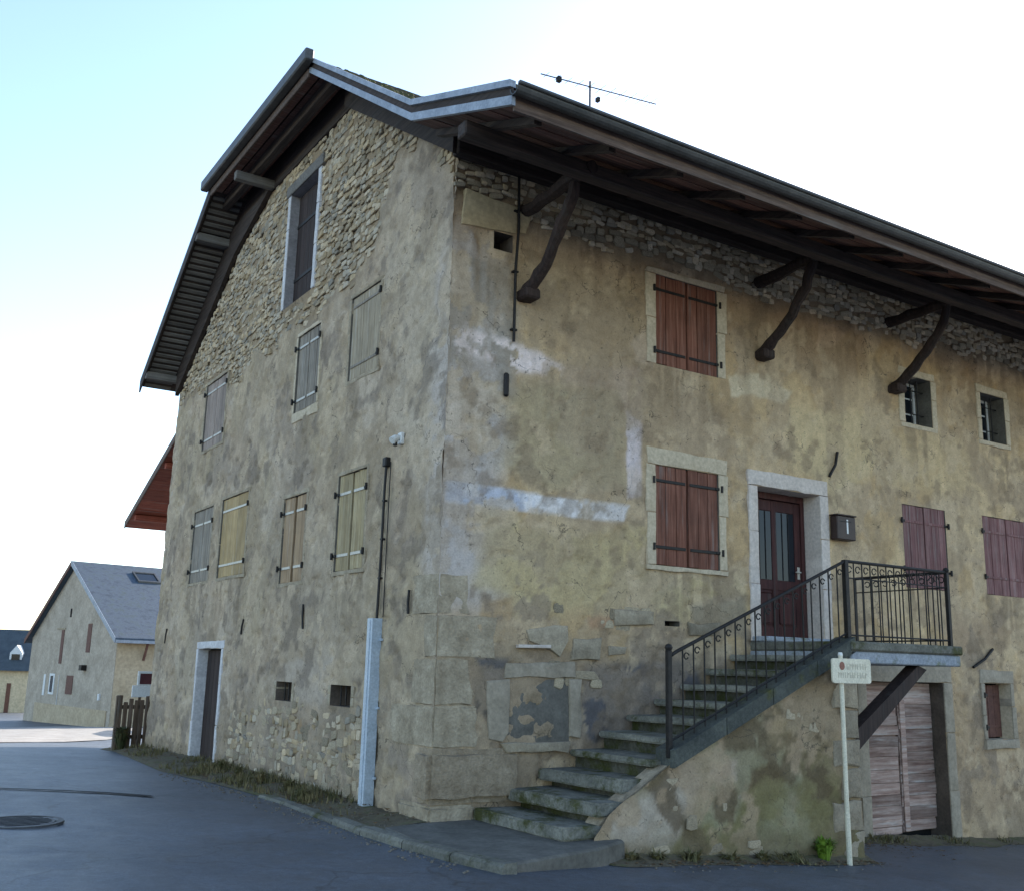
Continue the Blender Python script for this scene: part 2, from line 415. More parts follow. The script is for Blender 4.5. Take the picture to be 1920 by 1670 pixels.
for r0, r1, z0 in ((.36, .42, .016), (.0, .34, .012)):
    a = [(r1*math.cos(k*math.tau/n), r1*math.sin(k*math.tau/n), 0) for k in range(n)]
    b = [(r1*.985*math.cos(k*math.tau/n), r1*.985*math.sin(k*math.tau/n), z0) for k in range(n)]
    f = [(k, (k+1) % n, n+(k+1) % n, n+k) for k in range(n)]
    if r0:
        b += [(r0*math.cos(k*math.tau/n), r0*math.sin(k*math.tau/n), z0) for k in range(n)]
        f += [(n+k, n+(k+1) % n, 2*n+(k+1) % n, 2*n+k) for k in range(n)]
    else: f.append(tuple(range(n, 2*n)))
    M2 = MB().add(a+b, f); M2.build('ring' if r0 else 'lid', 'cast_iron', mh)
for i in range(-3, 4):
    l = math.sqrt(.30**2-(i*.085)**2)
    MB().cbox(-l, l, i*.085-.014, i*.085+.014, .0125, .019, .003).build('rib', 'cast_iron', mh)

sun_strip = [on_ground(*q) for q in ((-160, 1394), (0, 1392), (120, 1391), (200, 1387), (238, 1380), (262, 1372), (262, 1364), (200, 1363), (120, 1361), (0, 1364), (-160, 1372))]  # pale strip added on the road, its colour stands in for sun glare
V = [(x, y, float(gz(x, y))+.02) for x, y in sun_strip]; nl = len(V); half = nl//2
o = mesh_obj('sun_strip', V, [(i, i+1, nl-2-i, nl-1-i) for i in range(half-1)]+([(half-1, half, half+1)] if nl % 2 else []), 'sunlit_pale', None, fix=False); o['kind'] = 'structure'
print('sun_strip', sun_strip)

# verge of soil and grass along the gable, bounded by the kerb
def kerb_x(y): return np.interp(y, [-2.4, -1.6, -.3, 1.2, 2.6, 4, 5.5, 7, 9, 12.2, 14], [-.45, -.62, -.76, -.70, -.62, -.72, -.86, -1.0, -.85, -.62, -.5])
vy = np.linspace(-.02, 14, 120); vt = np.linspace(0, 1, 10)
V = []; 
for y in vy:
    k = float(kerb_x(y))
    for t in vt:
        x = k+(.05-k)*t
        z = float(gz(k, y))+.004+.09*t**.7*(1 if y < 12.2 else .6)+.05*(fbm(np.array(x), np.array(y), 3., 3)-.5)*sstep(0, .2, t)
        V.append((x, y, z))
n = len(vt)
o = mesh_obj('verge', V, [(j*n+i, j*n+i+1, (j+1)*n+i+1, (j+1)*n+i) for j in range(len(vy)-1) for i in range(n-1)], 'soil', None, True, fix=True)
o['kind'] = 'structure'
def verge_z(x, y):
    k = float(kerb_x(y)); t = min(max((x-k)/(.05-k), 0), 1)
    return float(gz(k, y))+.004+.09*t**.7*(1 if y < 12.2 else .6)

def blades(name, spots, mat, hmin, hmax, wd=.012, lean=.5):
    V = []; Fc = []
    for (x, y, z) in spots:
        h = random.uniform(hmin, hmax); a = random.uniform(0, math.tau); ln = random.uniform(.1, lean)*h
        dx, dy = math.cos(a), math.sin(a); b = random.uniform(0, math.tau); wx, wy = math.cos(b)*wd/2, math.sin(b)*wd/2
        n = len(V)
        V += [(x-wx, y-wy, z), (x+wx, y+wy, z), (x+dx*ln*.4+wx*.8, y+dy*ln*.4+wy*.8, z+h*.6), (x+dx*ln*.4-wx*.8, y+dy*ln*.4-wy*.8, z+h*.6), (x+dx*ln, y+dy*ln, z+h)]
        Fc += [(n, n+1, n+2, n+3), (n+3, n+2, n+4)]
    o = mesh_obj(name, V, Fc, mat, None, fix=False); o['kind'] = 'stuff'
    return o
sp = []
while len(sp) < 3000:
    y = random.uniform(.3, 13.2); k = float(kerb_x(y)); t = random.random(); x = k+.05+(-k-.06)*t
    dn = fbm(np.array(x*1.), np.array(y*1.), 1.6, 3, 3.)
    f = 1.0 if 2.2 < y < 8.5 else .35
    if random.random() < f*sstep(.40, .58, float(dn)): sp.append((x, y, verge_z(x, y)-.01))
tag(blades('grass', sp, 'grass_mat', .03, .13), 'short green and straw-coloured grass growing along the gable wall', 'grass')
dn_ = []
for (xa_, xb_, yw, wd_) in ((.95, 5.0, SY-.0, .34), (5.0, 13.4, .0, .40)):
    xs0 = np.arange(xa_, xb_+.01, .06); V = []; nt_ = 6
    for x in xs0:
        wv_ = wd_*(.35+1.1*float(fbm(np.array(x), np.array(yw), 1.5, 4, 77.)))
        for i in range(nt_):
            t = i/(nt_-1); y = yw+.06-(wv_+.06)*t
            V.append((x, y, float(gz(x, y))+.004+(.075*(1-t)**1.6+.05*(float(fbm(np.array(x), np.array(y), 5., 3, 5.))-.4)*(1-t))))
    o = mesh_obj('dirt_strip', V, [(j*nt_+i, j*nt_+i+1, (j+1)*nt_+i+1, (j+1)*nt_+i) for j in range(len(xs0)-1) for i in range(nt_-1)], 'soil', None, True, fix=True); o['kind'] = 'structure'
sp = []
for _ in range(4200):                                    # weeds at the foot of the stair wall and right wall
    if random.random() < .6:
        x = random.uniform(.9, 5.0); y = -1.62-abs(random.gauss(0, .16))
    else: x = random.uniform(4.9, 13); y = -abs(random.gauss(.06, .14))-.02
    if fbm(np.array(x), np.array(y*.3), 2.3, 4, 9.) > .53: sp.append((x, y, float(gz(x, y))+.02))
tag(blades('weeds', sp, 'grass_mat', .015, .12, .016, 1.3), 'straggly weeds growing at the foot of the stair wall and cellar front', 'weeds')
V = []; Fc = []
for _ in range(1500):
    q = random.random()
    if q < .5: x = random.uniform(.9, 7.5); y = -1.64-abs(random.gauss(0, .17)) if x < 5 else -abs(random.gauss(.3, .5))-.05; z = float(gz(x, y))+.012
    else:
        y = random.uniform(.2, 12); k = float(kerb_x(y)); x = random.uniform(k+.05, -.03); z = verge_z(x, y)+.02
    a = random.uniform(0, math.tau); s = random.uniform(.015, .035); tx, ty = random.uniform(-.6, .6), random.uniform(-.6, .6)
    n = len(V)
    for (p, qv) in ((-1, 0), (0, -.6), (1, 0), (0, .6)):
        dx = (p*math.cos(a)-qv*math.sin(a))*s; dy = (p*math.sin(a)+qv*math.cos(a))*s
        V.append((x+dx, y+dy, z+abs(dx*tx+dy*ty)))
    Fc.append((n, n+1, n+2, n+3))
o = mesh_obj('fallen_leaves', V, Fc, 'dead_leaf', None, fix=False); o['kind'] = 'stuff'
tag(o, 'small brown fallen leaves scattered along the walls', 'leaves')

# kerb stones along the gable side, ending in a concrete apron at the corner
kb = thing('kerb', 'worn pale kerb stones edging the road beside the house corner', 'kerb', (-.7, 0, -.15))
y = 3.3
while y > -2.05:
    l = random.uniform(.75, .95); y2 = max(y-l, -2.3)
    xa, xb = float(kerb_x(y)), float(kerb_x(y2)); za, zb = float(gz(xa, y)), float(gz(xb, y2))
    h = .035+.055*sstep(2.6, -1., (y+y2)/2)
    g = .012; m = MB()
    m.prism([(xa-.06, y-g, za-.1), (xa+.09, y-g, za-.1), (xa+.09, y-g, za+h), (xa-.035, y-g, za+h-.004), (xa-.06, y-g, za+h-.03)],
            (xb-xa, y2-y+2*g, zb-za))
    o = m.build('kerb_stone', 'kerb_stone', kb); o.location = (.7, 0, .15)
    y = y2
ap = [(-.60, -.15), (-.66, -.9), (-.52, -1.7), (-.36, -2.22), (.1, -2.1), (.75, -1.95), (1.25, -1.72), (1.3, -.02), (-.02, -.02)]
m = MB(); n = len(ap)
top = [(x, y, -.055+.012*(fbm(np.array(x), np.array(y), 2., 2)-.5)-.02*max(0, -y-1)) for x, y in ap]
m.prism([(x, y, -.5) for x, y in ap], (0, 0, .1)); V = [(x, y, -.5) for x, y in ap]+[(x, y, z-.02) for x, y, z in top]+[(x*.985+.006, y*.985-.004, z) for x, y, z in top]
Fc = [(i, (i+1) % n, n+(i+1) % n, n+i) for i in range(n)]+[(n+i, n+(i+1) % n, 2*n+(i+1) % n, 2*n+i) for i in range(n)]+[tuple(range(2*n, 3*n))]
o = mesh_obj('apron', V, Fc, 'concrete', None); o['kind'] = 'structure'

# ================================================================== THE HOUSE
HL = 20.; HD = 12.2
house = thing('old_house', 'large old two-storey stone house with patched beige plaster, closed shutters and half-hipped roof', 'house')

# openings --------------------------------------------------------
def quadG(tl, tr, br, bl):
    a, b, c, d = GA(*tl), GA(*tr), GA(*br), GA(*bl)
    return ((b[0]+c[0])/2, (a[0]+d[0])/2, (c[1]+d[1])/2, (a[1]+b[1])/2)
def quadF(tl, tr, br, bl):
    a, b, c, d = FA(*tl), FA(*tr), FA(*br), FA(*bl)
    return ((a[0]+d[0])/2, (b[0]+c[0])/2, (c[1]+d[1])/2, (a[1]+b[1])/2)
GW = {  # gable shutters: rect, material, leaves
    'A': (quadG((659.5, 568), (717, 517.5), (704.6, 688), (652.5, 716)), 'shutter_olive', 1),
    'B': (quadG((559.7, 633), (602, 605), (592, 754), (551, 776)), 'shutter_grey', 2),
    'C': (quadG((392, 720), (430, 697.6), (413, 827), (375, 849.5)), 'shutter_pinkish', 2),
    'D': (quadG((366, 960), (400, 948), (389.6, 1086), (353, 1094.6)), 'shutter_grey', 2),
    'E': (quadG((414.5, 936), (466, 921.6), (455.5, 1075.5), (410, 1081)), 'shutter_pine', 1),
    'G': (quadG((533, 936), (576, 921.6), (564, 1086), (523, 1094.6)), 'shutter_orange', 2),
    'H': (quadG((637, 891), (688.7, 876), (678, 1062), (624, 1072.6)), 'shutter_olive', 2)}
FW = {
    'up': (quadF((1230, 516), (1346, 546), (1343, 706), (1230, 684)), 'shutter_brown'),
    'low': (quadF((1230, 871), (1348, 889), (1348, 1068), (1229, 1059)), 'shutter_brown'),
    'red1': (quadF((1690, 943), (1771, 957), (1781, 1108), (1700, 1100)), 'shutter_red'),
    'red2': (quadF((1842, 967), (1930, 979), (1937, 1123), (1850, 1112)), 'shutter_red')}
SWIN = [quadF((1692, 705), (1742, 712), (1750, 800), (1700, 795)), quadF((1838, 738), (1882, 746), (1886, 832), (1842, 826))]
ATTIC = (GA(598, 330)[0], GA(536, 520)[0], GA(560, 560)[1], GA(570, 345)[1])
GDOOR = (GA(409, 1300)[0], GA(366, 1300)[0], -.22, GA(395, 1215)[1])
VENTS = [quadG((518, 1278), (547, 1276), (546, 1312), (517, 1314)), quadG((620, 1284), (658, 1283), (657, 1324), (619, 1323))]
FVENT = quadF((926, 431), (962, 445), (960, 476), (926, 466))
FDOOR = (5.0, 6.27, 2.0, 4.14)
CDOOR = (7.12, 8.93, -1.0, 1.50)
CWIN = quadF((1847, 1280), (1896, 1281), (1897, 1385), (1850, 1385))
PUT = [quadF((1245, 1163), (1276, 1164), (1272, 1174), (1248, 1172))]
print('ATTIC', ATTIC, 'GDOOR', GDOOR, 'CWIN', CWIN, 'SWIN', SWIN, 'VENTS', VENTS)

def wall_grid(name, fr, u0, u1, v0, v1, step, holes, topf, colf, dispf, flip, coarse=None):
    us = list(np.arange(u0, (coarse or u1)+1e-6, step)); vs = list(np.arange(v0, v1+1e-6, step))
    if coarse: us += list(np.arange(coarse+.3, u1+.01, .3))
    ends_u = [h[i] for h in holes for i in (0, 1)]+[u1]; ends_v = [h[i] for h in holes for i in (2, 3)]+[v1]
    def merge(a, e):
        a = [x for x in a if min(abs(x-k) for k in e) > step*.45]+list(e)
        return np.array(sorted(set(round(x, 5) for x in a)))
    us = merge(us, ends_u); vs = merge(vs, ends_v)
    U, Vv = np.meshgrid(us, vs)
    if topf is not None: Vc = np.minimum(Vv, topf(U))
    else: Vc = Vv
    n = dispf(U, Vc)
    fade = np.ones_like(U)
    for h in holes:
        d = np.maximum(np.maximum(h[0]-U, U-h[1]), np.maximum(h[2]-Vc, Vc-h[3])); fade = np.minimum(fade, sstep(0, .08, np.abs(d)))
    n = n*fade; C = colf(U, Vc)
    nu = len(us); P = np.array([fr(a, b, c) for a, b, c in zip(U.ravel(), Vc.ravel(), n.ravel())])
    Fc = []
    um = (us[1:]+us[:-1])/2; vm = (vs[1:]+vs[:-1])/2
    keep = np.ones((len(vm), len(um)), bool)
    for h in holes:
        keep[np.ix_((vm > h[2]) & (vm < h[3]), (um > h[0]) & (um < h[1]))] = False
    if topf is not None: keep &= (vs[:-1, None] < np.maximum(topf(us[:-1]), topf(us[1:]))[None, :])
    J, I = np.nonzero(keep)
    a = J*nu+I
    Q = np.stack([a, a+1, a+1+nu, a+nu], 1)
    if flip: Q = Q[:, ::-1]
    me = bpy.data.meshes.new(name); me.from_pydata(P.tolist(), [], Q.tolist())
    at = me.color_attributes.new('Col', 'FLOAT_COLOR', 'POINT')
    cc = np.ones((P.shape[0], 4), np.float32); cc[:, :3] = C.reshape(-1, 3)
    at.data.foreach_set('color', cc.ravel())
    me.polygons.foreach_set('use_smooth', [True]*len(me.polygons))
    me.materials.append(MATS['plaster'])
    return link(bpy.data.objects.new(name, me), house)

class Paint:
    def __init__(s, u, v, base):
        s.u, s.v = u, v
        s.wu = (fbm(u, v, 2.2, 5, 11.)-.5)*.34+(fbm(u, v, 9., 3, 31.)-.5)*.10
        s.wv = (fbm(u, v, 2.2, 5, 47.)-.5)*.34+(fbm(u, v, 9., 3, 71.)-.5)*.10
        s.c = np.ones(u.shape+(3,))*np.array(base); s.warm = np.array([1.38, 1.18, 1.04])
    def mix(s, m, col): s.c = s.c*(1-m[..., None])+np.array(col)*m[..., None]
    def poly(s, pts, col, soft=.08, op=1., warp=1.):
        m = sstep(soft, -soft, poly_sd(s.u+s.wu*warp, s.v+s.wv*warp, pts))*op
        s.mix(m, col); return m
    def blotch(s, col, scale, lo, hi, op, seed, su=1., sv=1., region=None):
        m = sstep(lo, hi, fbm(s.u*su, s.v*sv, scale, 5, seed))*op
        if region is not None: m = m*region
        s.mix(m, col); return m
def PF(*p): return [FA(*q) for q in p]
def PG(*p): return [GA(*q) for q in p]

# facade colours: plaster tones patch by patch, plus weaker sky light painted low down
OCHRE = (.365, .30, .19); CREAM = (.48, .415, .275); GREYB = (.315, .28, .215); BROWN = (.24, .185, .125)
CEM = (.085, .092, .108); WHITE = (.56, .56, .57); BLUE = (.33, .41, .56); CORN = (.36, .37, .385); DIRT = (.13, .115, .09)
RUB_F = PF((868, 280), (1110, 340), (1920, 625), (1920, 700), (1760, 610), (1600, 545), (1420, 490), (1240, 430), (1110, 420), (990, 400), (968, 390), (868, 352))
def rub_f(u, v):
    zr = np.interp(u, [0, .85, 1.0, 2.2, 3.2, 5., 6.2, 8., 10., 13, 20], [7.12, 7.15, 7.05, 6.95, 7.1, 7.0, 6.9, 6.95, 7.0, 7.0, 7.0])
    return sstep(-.10, .16, v-zr+.55*(fbm(u, v, 1.7, 4, 5.)-.5))
RUB2_F = PF((1070, 1150), (1240, 1140), (1400, 1120), (1400, 1200), (1250, 1240), (1090, 1235))
def col_f(u, v):
    p = Paint(u, v, OCHRE)
    p.blotch(GREYB, .9, .47, .53, .7, 2.)
    p.blotch(CREAM, 1.1, .50, .62, .75, 8., region=sstep(4., 6.5, u)*sstep(6.3, 5.6, v)*sstep(1.2, 2.2, v))
    p.blotch((.43, .38, .28), 1.6, .52, .555, .5, 14.)
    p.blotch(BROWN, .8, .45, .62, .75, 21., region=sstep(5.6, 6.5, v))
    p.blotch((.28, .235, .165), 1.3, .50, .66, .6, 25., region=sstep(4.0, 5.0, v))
    # grey-olive panel framed by the faded painted sign
    p.poly(PF((905, 700), (1170, 740), (1180, 925), (880, 880)), (.30, .28, .20), .12, .8)
    p.poly(PF((975, 420), (1200, 480), (1210, 640), (985, 600)), (.27, .235, .165), .15, .75)
    # grey-blue strip at the corner
    cm = sstep(1.05, .55, u+p.wu)*sstep(1.9, 2.4, v)*sstep(7.0, 6.6, v); p.mix(cm*.85, CORN)
    p.blotch((.40, .42, .45), 2.2, .45, .6, .7, 33., region=sstep(.9, .3, u)*sstep(2.3, 2.8, v)*sstep(6.6, 6., v))
    p.blotch((.24, .24, .225), 2.5, .5, .62, .8, 37., region=sstep(1.1, .8, u)*sstep(4.6, 5., v)*sstep(6.5, 6.2, v))
    p.poly(PF((885, 480), (960, 500), (960, 600), (885, 570)), (.25, .25, .235), .05, .85, .5)
    # faded whitewash bands
    m = sstep(.35, .62, fbm(u, v, 3.2, 5, 55.))
    mm = sstep(.02, -.03, poly_sd(u+p.wu*.22, v+p.wv*.22, PF((840, 900), (1180, 948), (1172, 978), (838, 940))))
    p.mix(mm*(.8+.2*m), (.60, .66, .74)); p.mix(mm*sstep(.5, .60, fbm(u, v, 2.4, 4, 61.))*.8, BLUE)
    mm = sstep(.02, -.03, poly_sd(u+p.wu*.12, v+p.wv*.2, PF((1176, 770), (1204, 795), (1204, 930), (1176, 935))))
    p.mix(mm*(.6+.4*m), (.50, .50, .56))
    mm = sstep(.05, -.04, poly_sd(u+p.wu*.3, v+p.wv*.3, PF((1150, 700), (1206, 690), (1204, 800), (1180, 800))))
    p.mix(mm*.5, (.38, .33, .29))
    mm = sstep(.06, -.05, poly_sd(u+p.wu*.4, v+p.wv*.4, PF((855, 615), (960, 640), (1060, 690), (1050, 710), (985, 695), (860, 660))))
    p.mix(mm*sstep(.44, .50, fbm(u, v, 4., 5, 77.)), (.60, .59, .63))
    mm = sstep(.05, -.05, poly_sd(u+p.wu*.4, v+p.wv*.4, PF((1050, 690), (1200, 690), (1190, 735), (1060, 720)))); p.mix(mm*.6, (.35, .30, .25))
    # pale repair patches
    p.poly(PF((1365, 705), (1440, 698), (1480, 735), (1470, 757), (1410, 740), (1370, 745)), (.46, .44, .345), .03, .95, .45)
    p.poly(PF((1535, 600), (1590, 620), (1570, 650), (1535, 655)), (.40, .33, .25), .03, .8, .4)
    p.poly(PF((1480, 770), (1660, 770), (1650, 870), (1570, 950), (1480, 860)), (.46, .42, .28), .15, .65)
    p.poly(PF((1620, 800), (1800, 820), (1830, 930), (1650, 920)), (.44, .385, .25), .15, .6)
    p.poly(PF((1185, 640), (1228, 600), (1228, 690), (1200, 680)), (.47, .42, .35), .04, .8, .5)
    # under the lower window: yellow-green limewash, then bare stone and grey cement by the steps
    p.poly(PF((900, 960), (1220, 1000), (1240, 1130), (1000, 1160), (880, 1090)), (.37, .34, .215), .15, .8)
    p.poly(PF((1230, 1075), (1400, 1080), (1400, 1160), (1230, 1170)), (.41, .385, .245), .12, .75)
    p.poly(PF((1300, 1130), (1400, 1115), (1400, 1190), (1290, 1200)), (.21, .20, .165), .05, .85, .5)
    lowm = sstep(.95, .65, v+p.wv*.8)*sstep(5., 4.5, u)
    p.mix(sstep(2.05, 1.55, v+p.wv*1.3)*sstep(5., 4.2, u)*.85, (.175, .157, .123)); p.blotch((.25, .22, .165), 1.9, .52, .55, .6, 141., region=sstep(2., 1.6, v)*sstep(5., 4.2, u))  # lower wall darkened: weaker sky light near the street put into the colour
    p.poly(PF((1095, 1245), (1290, 1235), (1330, 1300), (1110, 1400), (1085, 1380)), CEM, .06, .95, .4)
    p.poly(PF((895, 1235), (955, 1230), (950, 1275), (900, 1275)), (.085, .092, .105), .04, .9, .4)
    p.poly(PF((885, 1275), (915, 1275), (930, 1395), (890, 1400)), (.085, .082, .075), .04, .9, .4)
    p.poly(PF((1100, 1155), (1165, 1150), (1160, 1175), (1105, 1178)), (.36, .17, .085), .03, .55, .4)
    p.poly(PF((900, 1125), (960, 1120), (955, 1160), (905, 1165)), (.30, .235, .14), .05, .7, .4)
    # right lower wall, browner and stained
    p.blotch((.27, .225, .165), .9, .40, .58, .85, 91., region=sstep(8.6, 9.6, u)*sstep(2.9, 2.2, v))
    p.blotch((.33, .28, .20), 1.4, .42, .6, .7, 97., region=sstep(6.6, 7.2, u)*sstep(2.0, 1.4, v))
    p.blotch(DIRT, 1.3, .46, .62, .7, 101., region=sstep(-.1, -.9, v))
    fl = sstep(.563, .578, fbm(u, v, 1.3, 5, 63.)); p.mix(fl*.45, (.30, .265, .205))
    fl = sstep(.60, .612, fbm(u, v, 2.1, 5, 163.)); p.mix(fl*.55, (.42, .375, .28))
    fl = sstep(.615, .628, fbm(u, v, 1.5, 5, 263.))*sstep(3.4, 2.4, v); p.mix(fl*.65, (.20, .18, .15))
    for i, h in enumerate([FW[k][0] for k in FW]+SWIN+[FVENT]):
        reg = sstep(h[0]-.1, h[0]+.05, u)*sstep(h[1]+.1, h[1]-.05, u)*sstep(h[2]-1.3, h[2]-.1, v)*(v < h[2]+.02)
        p.blotch((.17, .145, .105), 1., .46, .60, .55, 301.+i*7, su=7., sv=.5, region=reg)
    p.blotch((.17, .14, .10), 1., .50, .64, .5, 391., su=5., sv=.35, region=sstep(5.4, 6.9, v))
    r = rub_f(u, v); p.mix(r*.85, (.20, .165, .115))
    p.blotch((.17, .145, .11), 3.5, .60, .70, .55, 111.)
    p.blotch((.22, .19, .14), 1.1, .52, .66, .35, 117., su=3.2, sv=.35, region=sstep(2., 3.2, v))
    return p.c*p.warm
def disp_f(u, v):
    d = .03*(fbm(u, v, 1.1, 4, 3.)-.5)+.034*(fbm(u, v, 4.5, 4, 13.)-.5)-.02*sstep(.62, .72, fbm(u, v, 7., 3, 83.))
    d = d-.026*rub_f(u, v)
    low = sstep(2.2, 1.7, v)*sstep(5.2, 4.6, u)
    d = d+low*.05*(fbm(u, v, 2.6, 3, 23.)-.55)
    d = d-.012*sstep(.563, .578, fbm(u, v, 1.3, 5, 63.))-.01*sstep(.60, .612, fbm(u, v, 2.1, 5, 163.))
    return d*(1-.85*sstep(1.0, .5, u)*sstep(3.2, 2.6, v))
F_HOLES = [FW[k][0] for k in FW]+SWIN+[FVENT, FDOOR, CDOOR, CWIN]+PUT
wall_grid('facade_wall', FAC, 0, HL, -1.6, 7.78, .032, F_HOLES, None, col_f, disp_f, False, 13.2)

GTOP = lambda u: np.interp(u, [0, 3.39, 6.8, 8.7, 12.2], [7.72, 9.95, 9.95, 9.3, 7.2])
def rub_g(u, v):
    a = sstep(-.25, .25, v-np.interp(u, [0, .9, 1.6, 2.3, 3.0, 3.9, 5.6, 8, 10, 12.2], [7.6, 8.35, 8.35, 7.3, 6.75, 6.85, 6.9, 6.5, 7.0, 6.9])+1.1*(fbm(u, v, 1.1, 4, 15.)-.5))
    b = .8*sstep(.35, -.35, v-1.0+.8*(fbm(u, v, .9, 4, 19.)-.5))*sstep(.8, 1.6, u)
    return np.clip(np.maximum(a, b*sstep(7.6, 6.6, u)), 0, 1)
def col_g(u, v):
    p = Paint(u, v, (.335, .30, .24))
    p.blotch((.25, .235, .205), 1.2, .42, .6, .8, 4.)
    p.blotch((.39, .37, .32), 1.5, .48, .62, .7, 9.)
    p.blotch((.30, .275, .20), .8, .45, .62, .6, 17.)
    p.blotch((.24, .22, .18), 1.1, .50, .62, .4, 27., su=2.6, sv=.5)
    p.poly(PG((705, 300), (860, 330), (860, 620), (830, 900), (730, 800), (720, 560)), (.37, .35, .295), .25, .65)
    p.poly(PG((720, 330), (800, 300), (860, 340), (840, 430), (740, 430)), (.26, .245, .22), .2, .6)
    p.mix(sstep(.55, .2, u+p.wu)*sstep(2., 2.8, v)*sstep(6.8, 6., v)*.75, (.37, .37, .37))
    p.poly(PG((330, 1100), (400, 1100), (400, 1330), (330, 1330)), (.33, .315, .27), .2, .5)
    p.poly(PG((500, 1000), (660, 1000), (650, 1240), (520, 1240)), (.285, .265, .215), .3, .6)
    p.poly(PG((535, 1360), (565, 1350), (560, 1395), (540, 1400)), (.40, .27, .11), .04, .75, .5)
    p.poly(PG((530, 1240), (620, 1230), (615, 1330), (545, 1320)), (.33, .32, .29), .06, .7, .5)
    p.blotch((.17, .16, .145), 1.6, .46, .6, .7, 43., region=sstep(1.2, .3, v))
    p.blotch((.14, .13, .115), 3., .56, .66, .6, 53.)
    fl = sstep(.56, .575, fbm(u, v, 1.4, 5, 66.)); p.mix(fl*.5, (.255, .23, .18))
    fl = sstep(.59, .602, fbm(u, v, 2.2, 5, 166.)); p.mix(fl*.55, (.40, .365, .29))
    for i, h in enumerate([GW[k][0] for k in GW]+VENTS+[ATTIC]):
        reg = sstep(h[0]-.1, h[0]+.05, u)*sstep(h[1]+.1, h[1]-.05, u)*sstep(h[2]-1.3, h[2]-.1, v)*(v < h[2]+.02)
        p.blotch((.16, .145, .115), 1., .46, .60, .55, 401.+i*7, su=7., sv=.5, region=reg)
    r = rub_g(u, v); p.mix(r*.75*sstep(5., 6., v), (.22, .19, .14)); p.mix(r*.5*sstep(2., 1., v), (.20, .185, .155))
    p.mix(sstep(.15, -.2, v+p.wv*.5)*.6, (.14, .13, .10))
    return p.c*p.warm
def disp_g(u, v):
    d = .035*(fbm(u, v, 1.0, 4, 6.)-.5)+.06*(fbm(u, v, 4.2, 4, 16.)-.5)-.025*sstep(.60, .70, fbm(u, v, 7., 3, 86.))
    d = d-.026*rub_g(u, v)*sstep(5., 6., v)+rub_g(u, v)*sstep(2., 1., v)*(.07*(fbm(u, v, 3.4, 3, 36.)-.5)-.012)
    for (a, b, hw, hh) in ((GA(570, 1158)[0], GA(570, 1158)[1], .05, .28), (GA(768, 1130)[0], GA(768, 1130)[1], .05, .3), (GA(455, 1172)[0], GA(455, 1172)[1], .05, .2)):
        d = d-.03*sstep(1., .3, ((u-a)/hw)**2+((v-b)/hh)**2)
    return d*(1-.85*sstep(.8, .3, u)*sstep(3.2, 2.6, v))
G_HOLES = [GW[k][0] for k in GW]+[ATTIC, GDOOR]+VENTS
wall_grid('gable_wall', GAB, 0, HD, -1.2, 9.95, .034, G_HOLES, GTOP, col_g, disp_g, True)
m = MB(); m.box(.02, HL, HD-.4, HD, -1.5, 7.25); m.box(HL-.4, HL-.01, .02, HD-.41, -2.2, 7.7)
m.build('back_wall', 'barn_wall', house)

# rubble stones --------------------------------------------------------
def stone_proto():
    k = random.choice((7, 8, 9)); V = []; ph = random.random()
    rr = [random.uniform(.82, 1.08) for _ in range(k)]
    def sq(t): c, s = math.cos(t), math.sin(t); e = .42; return math.copysign(abs(c)**e, c)*.5, math.copysign(abs(s)**e, s)*.5
    for ins, n in ((1., 0.), (.97, .8), (.86, 1.)):
        for i in range(k):
            a, b = sq((i+ph)*math.tau/k); V.append((a*rr[i]*ins, -n, b*rr[i]*ins))
    V.append((random.uniform(-.1, .1), -1.12, random.uniform(-.1, .1)))
    Fc = [(L*k+i, L*k+(i+1) % k, (L+1)*k+(i+1) % k, (L+1)*k+i) for L in range(2) for i in range(k)]+[(2*k+i, 2*k+(i+1) % k, 3*k) for i in range(k)]
    return V, Fc
PROT = [stone_proto() for _ in range(14)]
PROT_ME = []
for V, Fc in PROT:
    me = bpy.data.meshes.new('stone'); me.from_pydata(V, [], Fc)
    bm = bmesh.new(); bm.from_mesh(me); bmesh.ops.recalc_face_normals(bm, faces=bm.faces); bm.to_mesh(me); bm.free()
    # open back: make sure the cap looks outwards (-y)
    if me.polygons[-1].normal.y > 0: me.flip_normals()
    me.polygons.foreach_set('use_smooth', [False]*len(me.polygons)); me.materials.append(MATS['rubble_piece']); PROT_ME.append(me)
def in_hole(u, v, holes, pad=.12): return any(h[0]-pad < u < h[1]+pad and h[2]-pad < v < h[3]+pad for h in holes)
def lay_rubble(u0, u1, v0, v1, dens, holes, topf, seed, hm=(.05, .115), wm=(.08, .25)):
    rs = random.Random(seed); out = []; v = v0
    while v < v1:
        h = rs.uniform(*hm); u = u0-rs.random()*.2
        while u < u1:
            w_ = rs.uniform(*wm); cu, cv = u+w_/2, v+h/2+rs.gauss(0, .025)
            u += w_*.93
            if cu < u0+.02 or cu > u1: continue
            if topf is not None and cv > float(topf(np.array(cu)))-.04: continue
            if in_hole(cu, cv, holes): continue
            if rs.random() < float(dens(np.array(cu), np.array(cv))):
                out.append((cu, cv, w_*rs.uniform(.86, 1.03), h*rs.uniform(.8, 1.12), rs.uniform(.016, .032), rs.randrange(14), rs.gauss(0, .13)))
        v += h*.93
    return out
rf = lay_rubble(0.05, 13., 6.4, 7.75, lambda u, v: .93*float(rub_f(u, v) > .5), F_HOLES+[(.0, .98, 6.5, 7.12)], None, 3)
rf += lay_rubble(1.4, 4.8, 1.35, 2.3, lambda u, v: .55*float(fbm(u, v, 1.5, 3, 29.) > .5), F_HOLES, None, 5, (.08, .16), (.15, .4))
rg = lay_rubble(.05, 12.1, 5.4, 9.95, lambda u, v: .84*float(rub_g(u, v) > .45), G_HOLES, GTOP, 4)
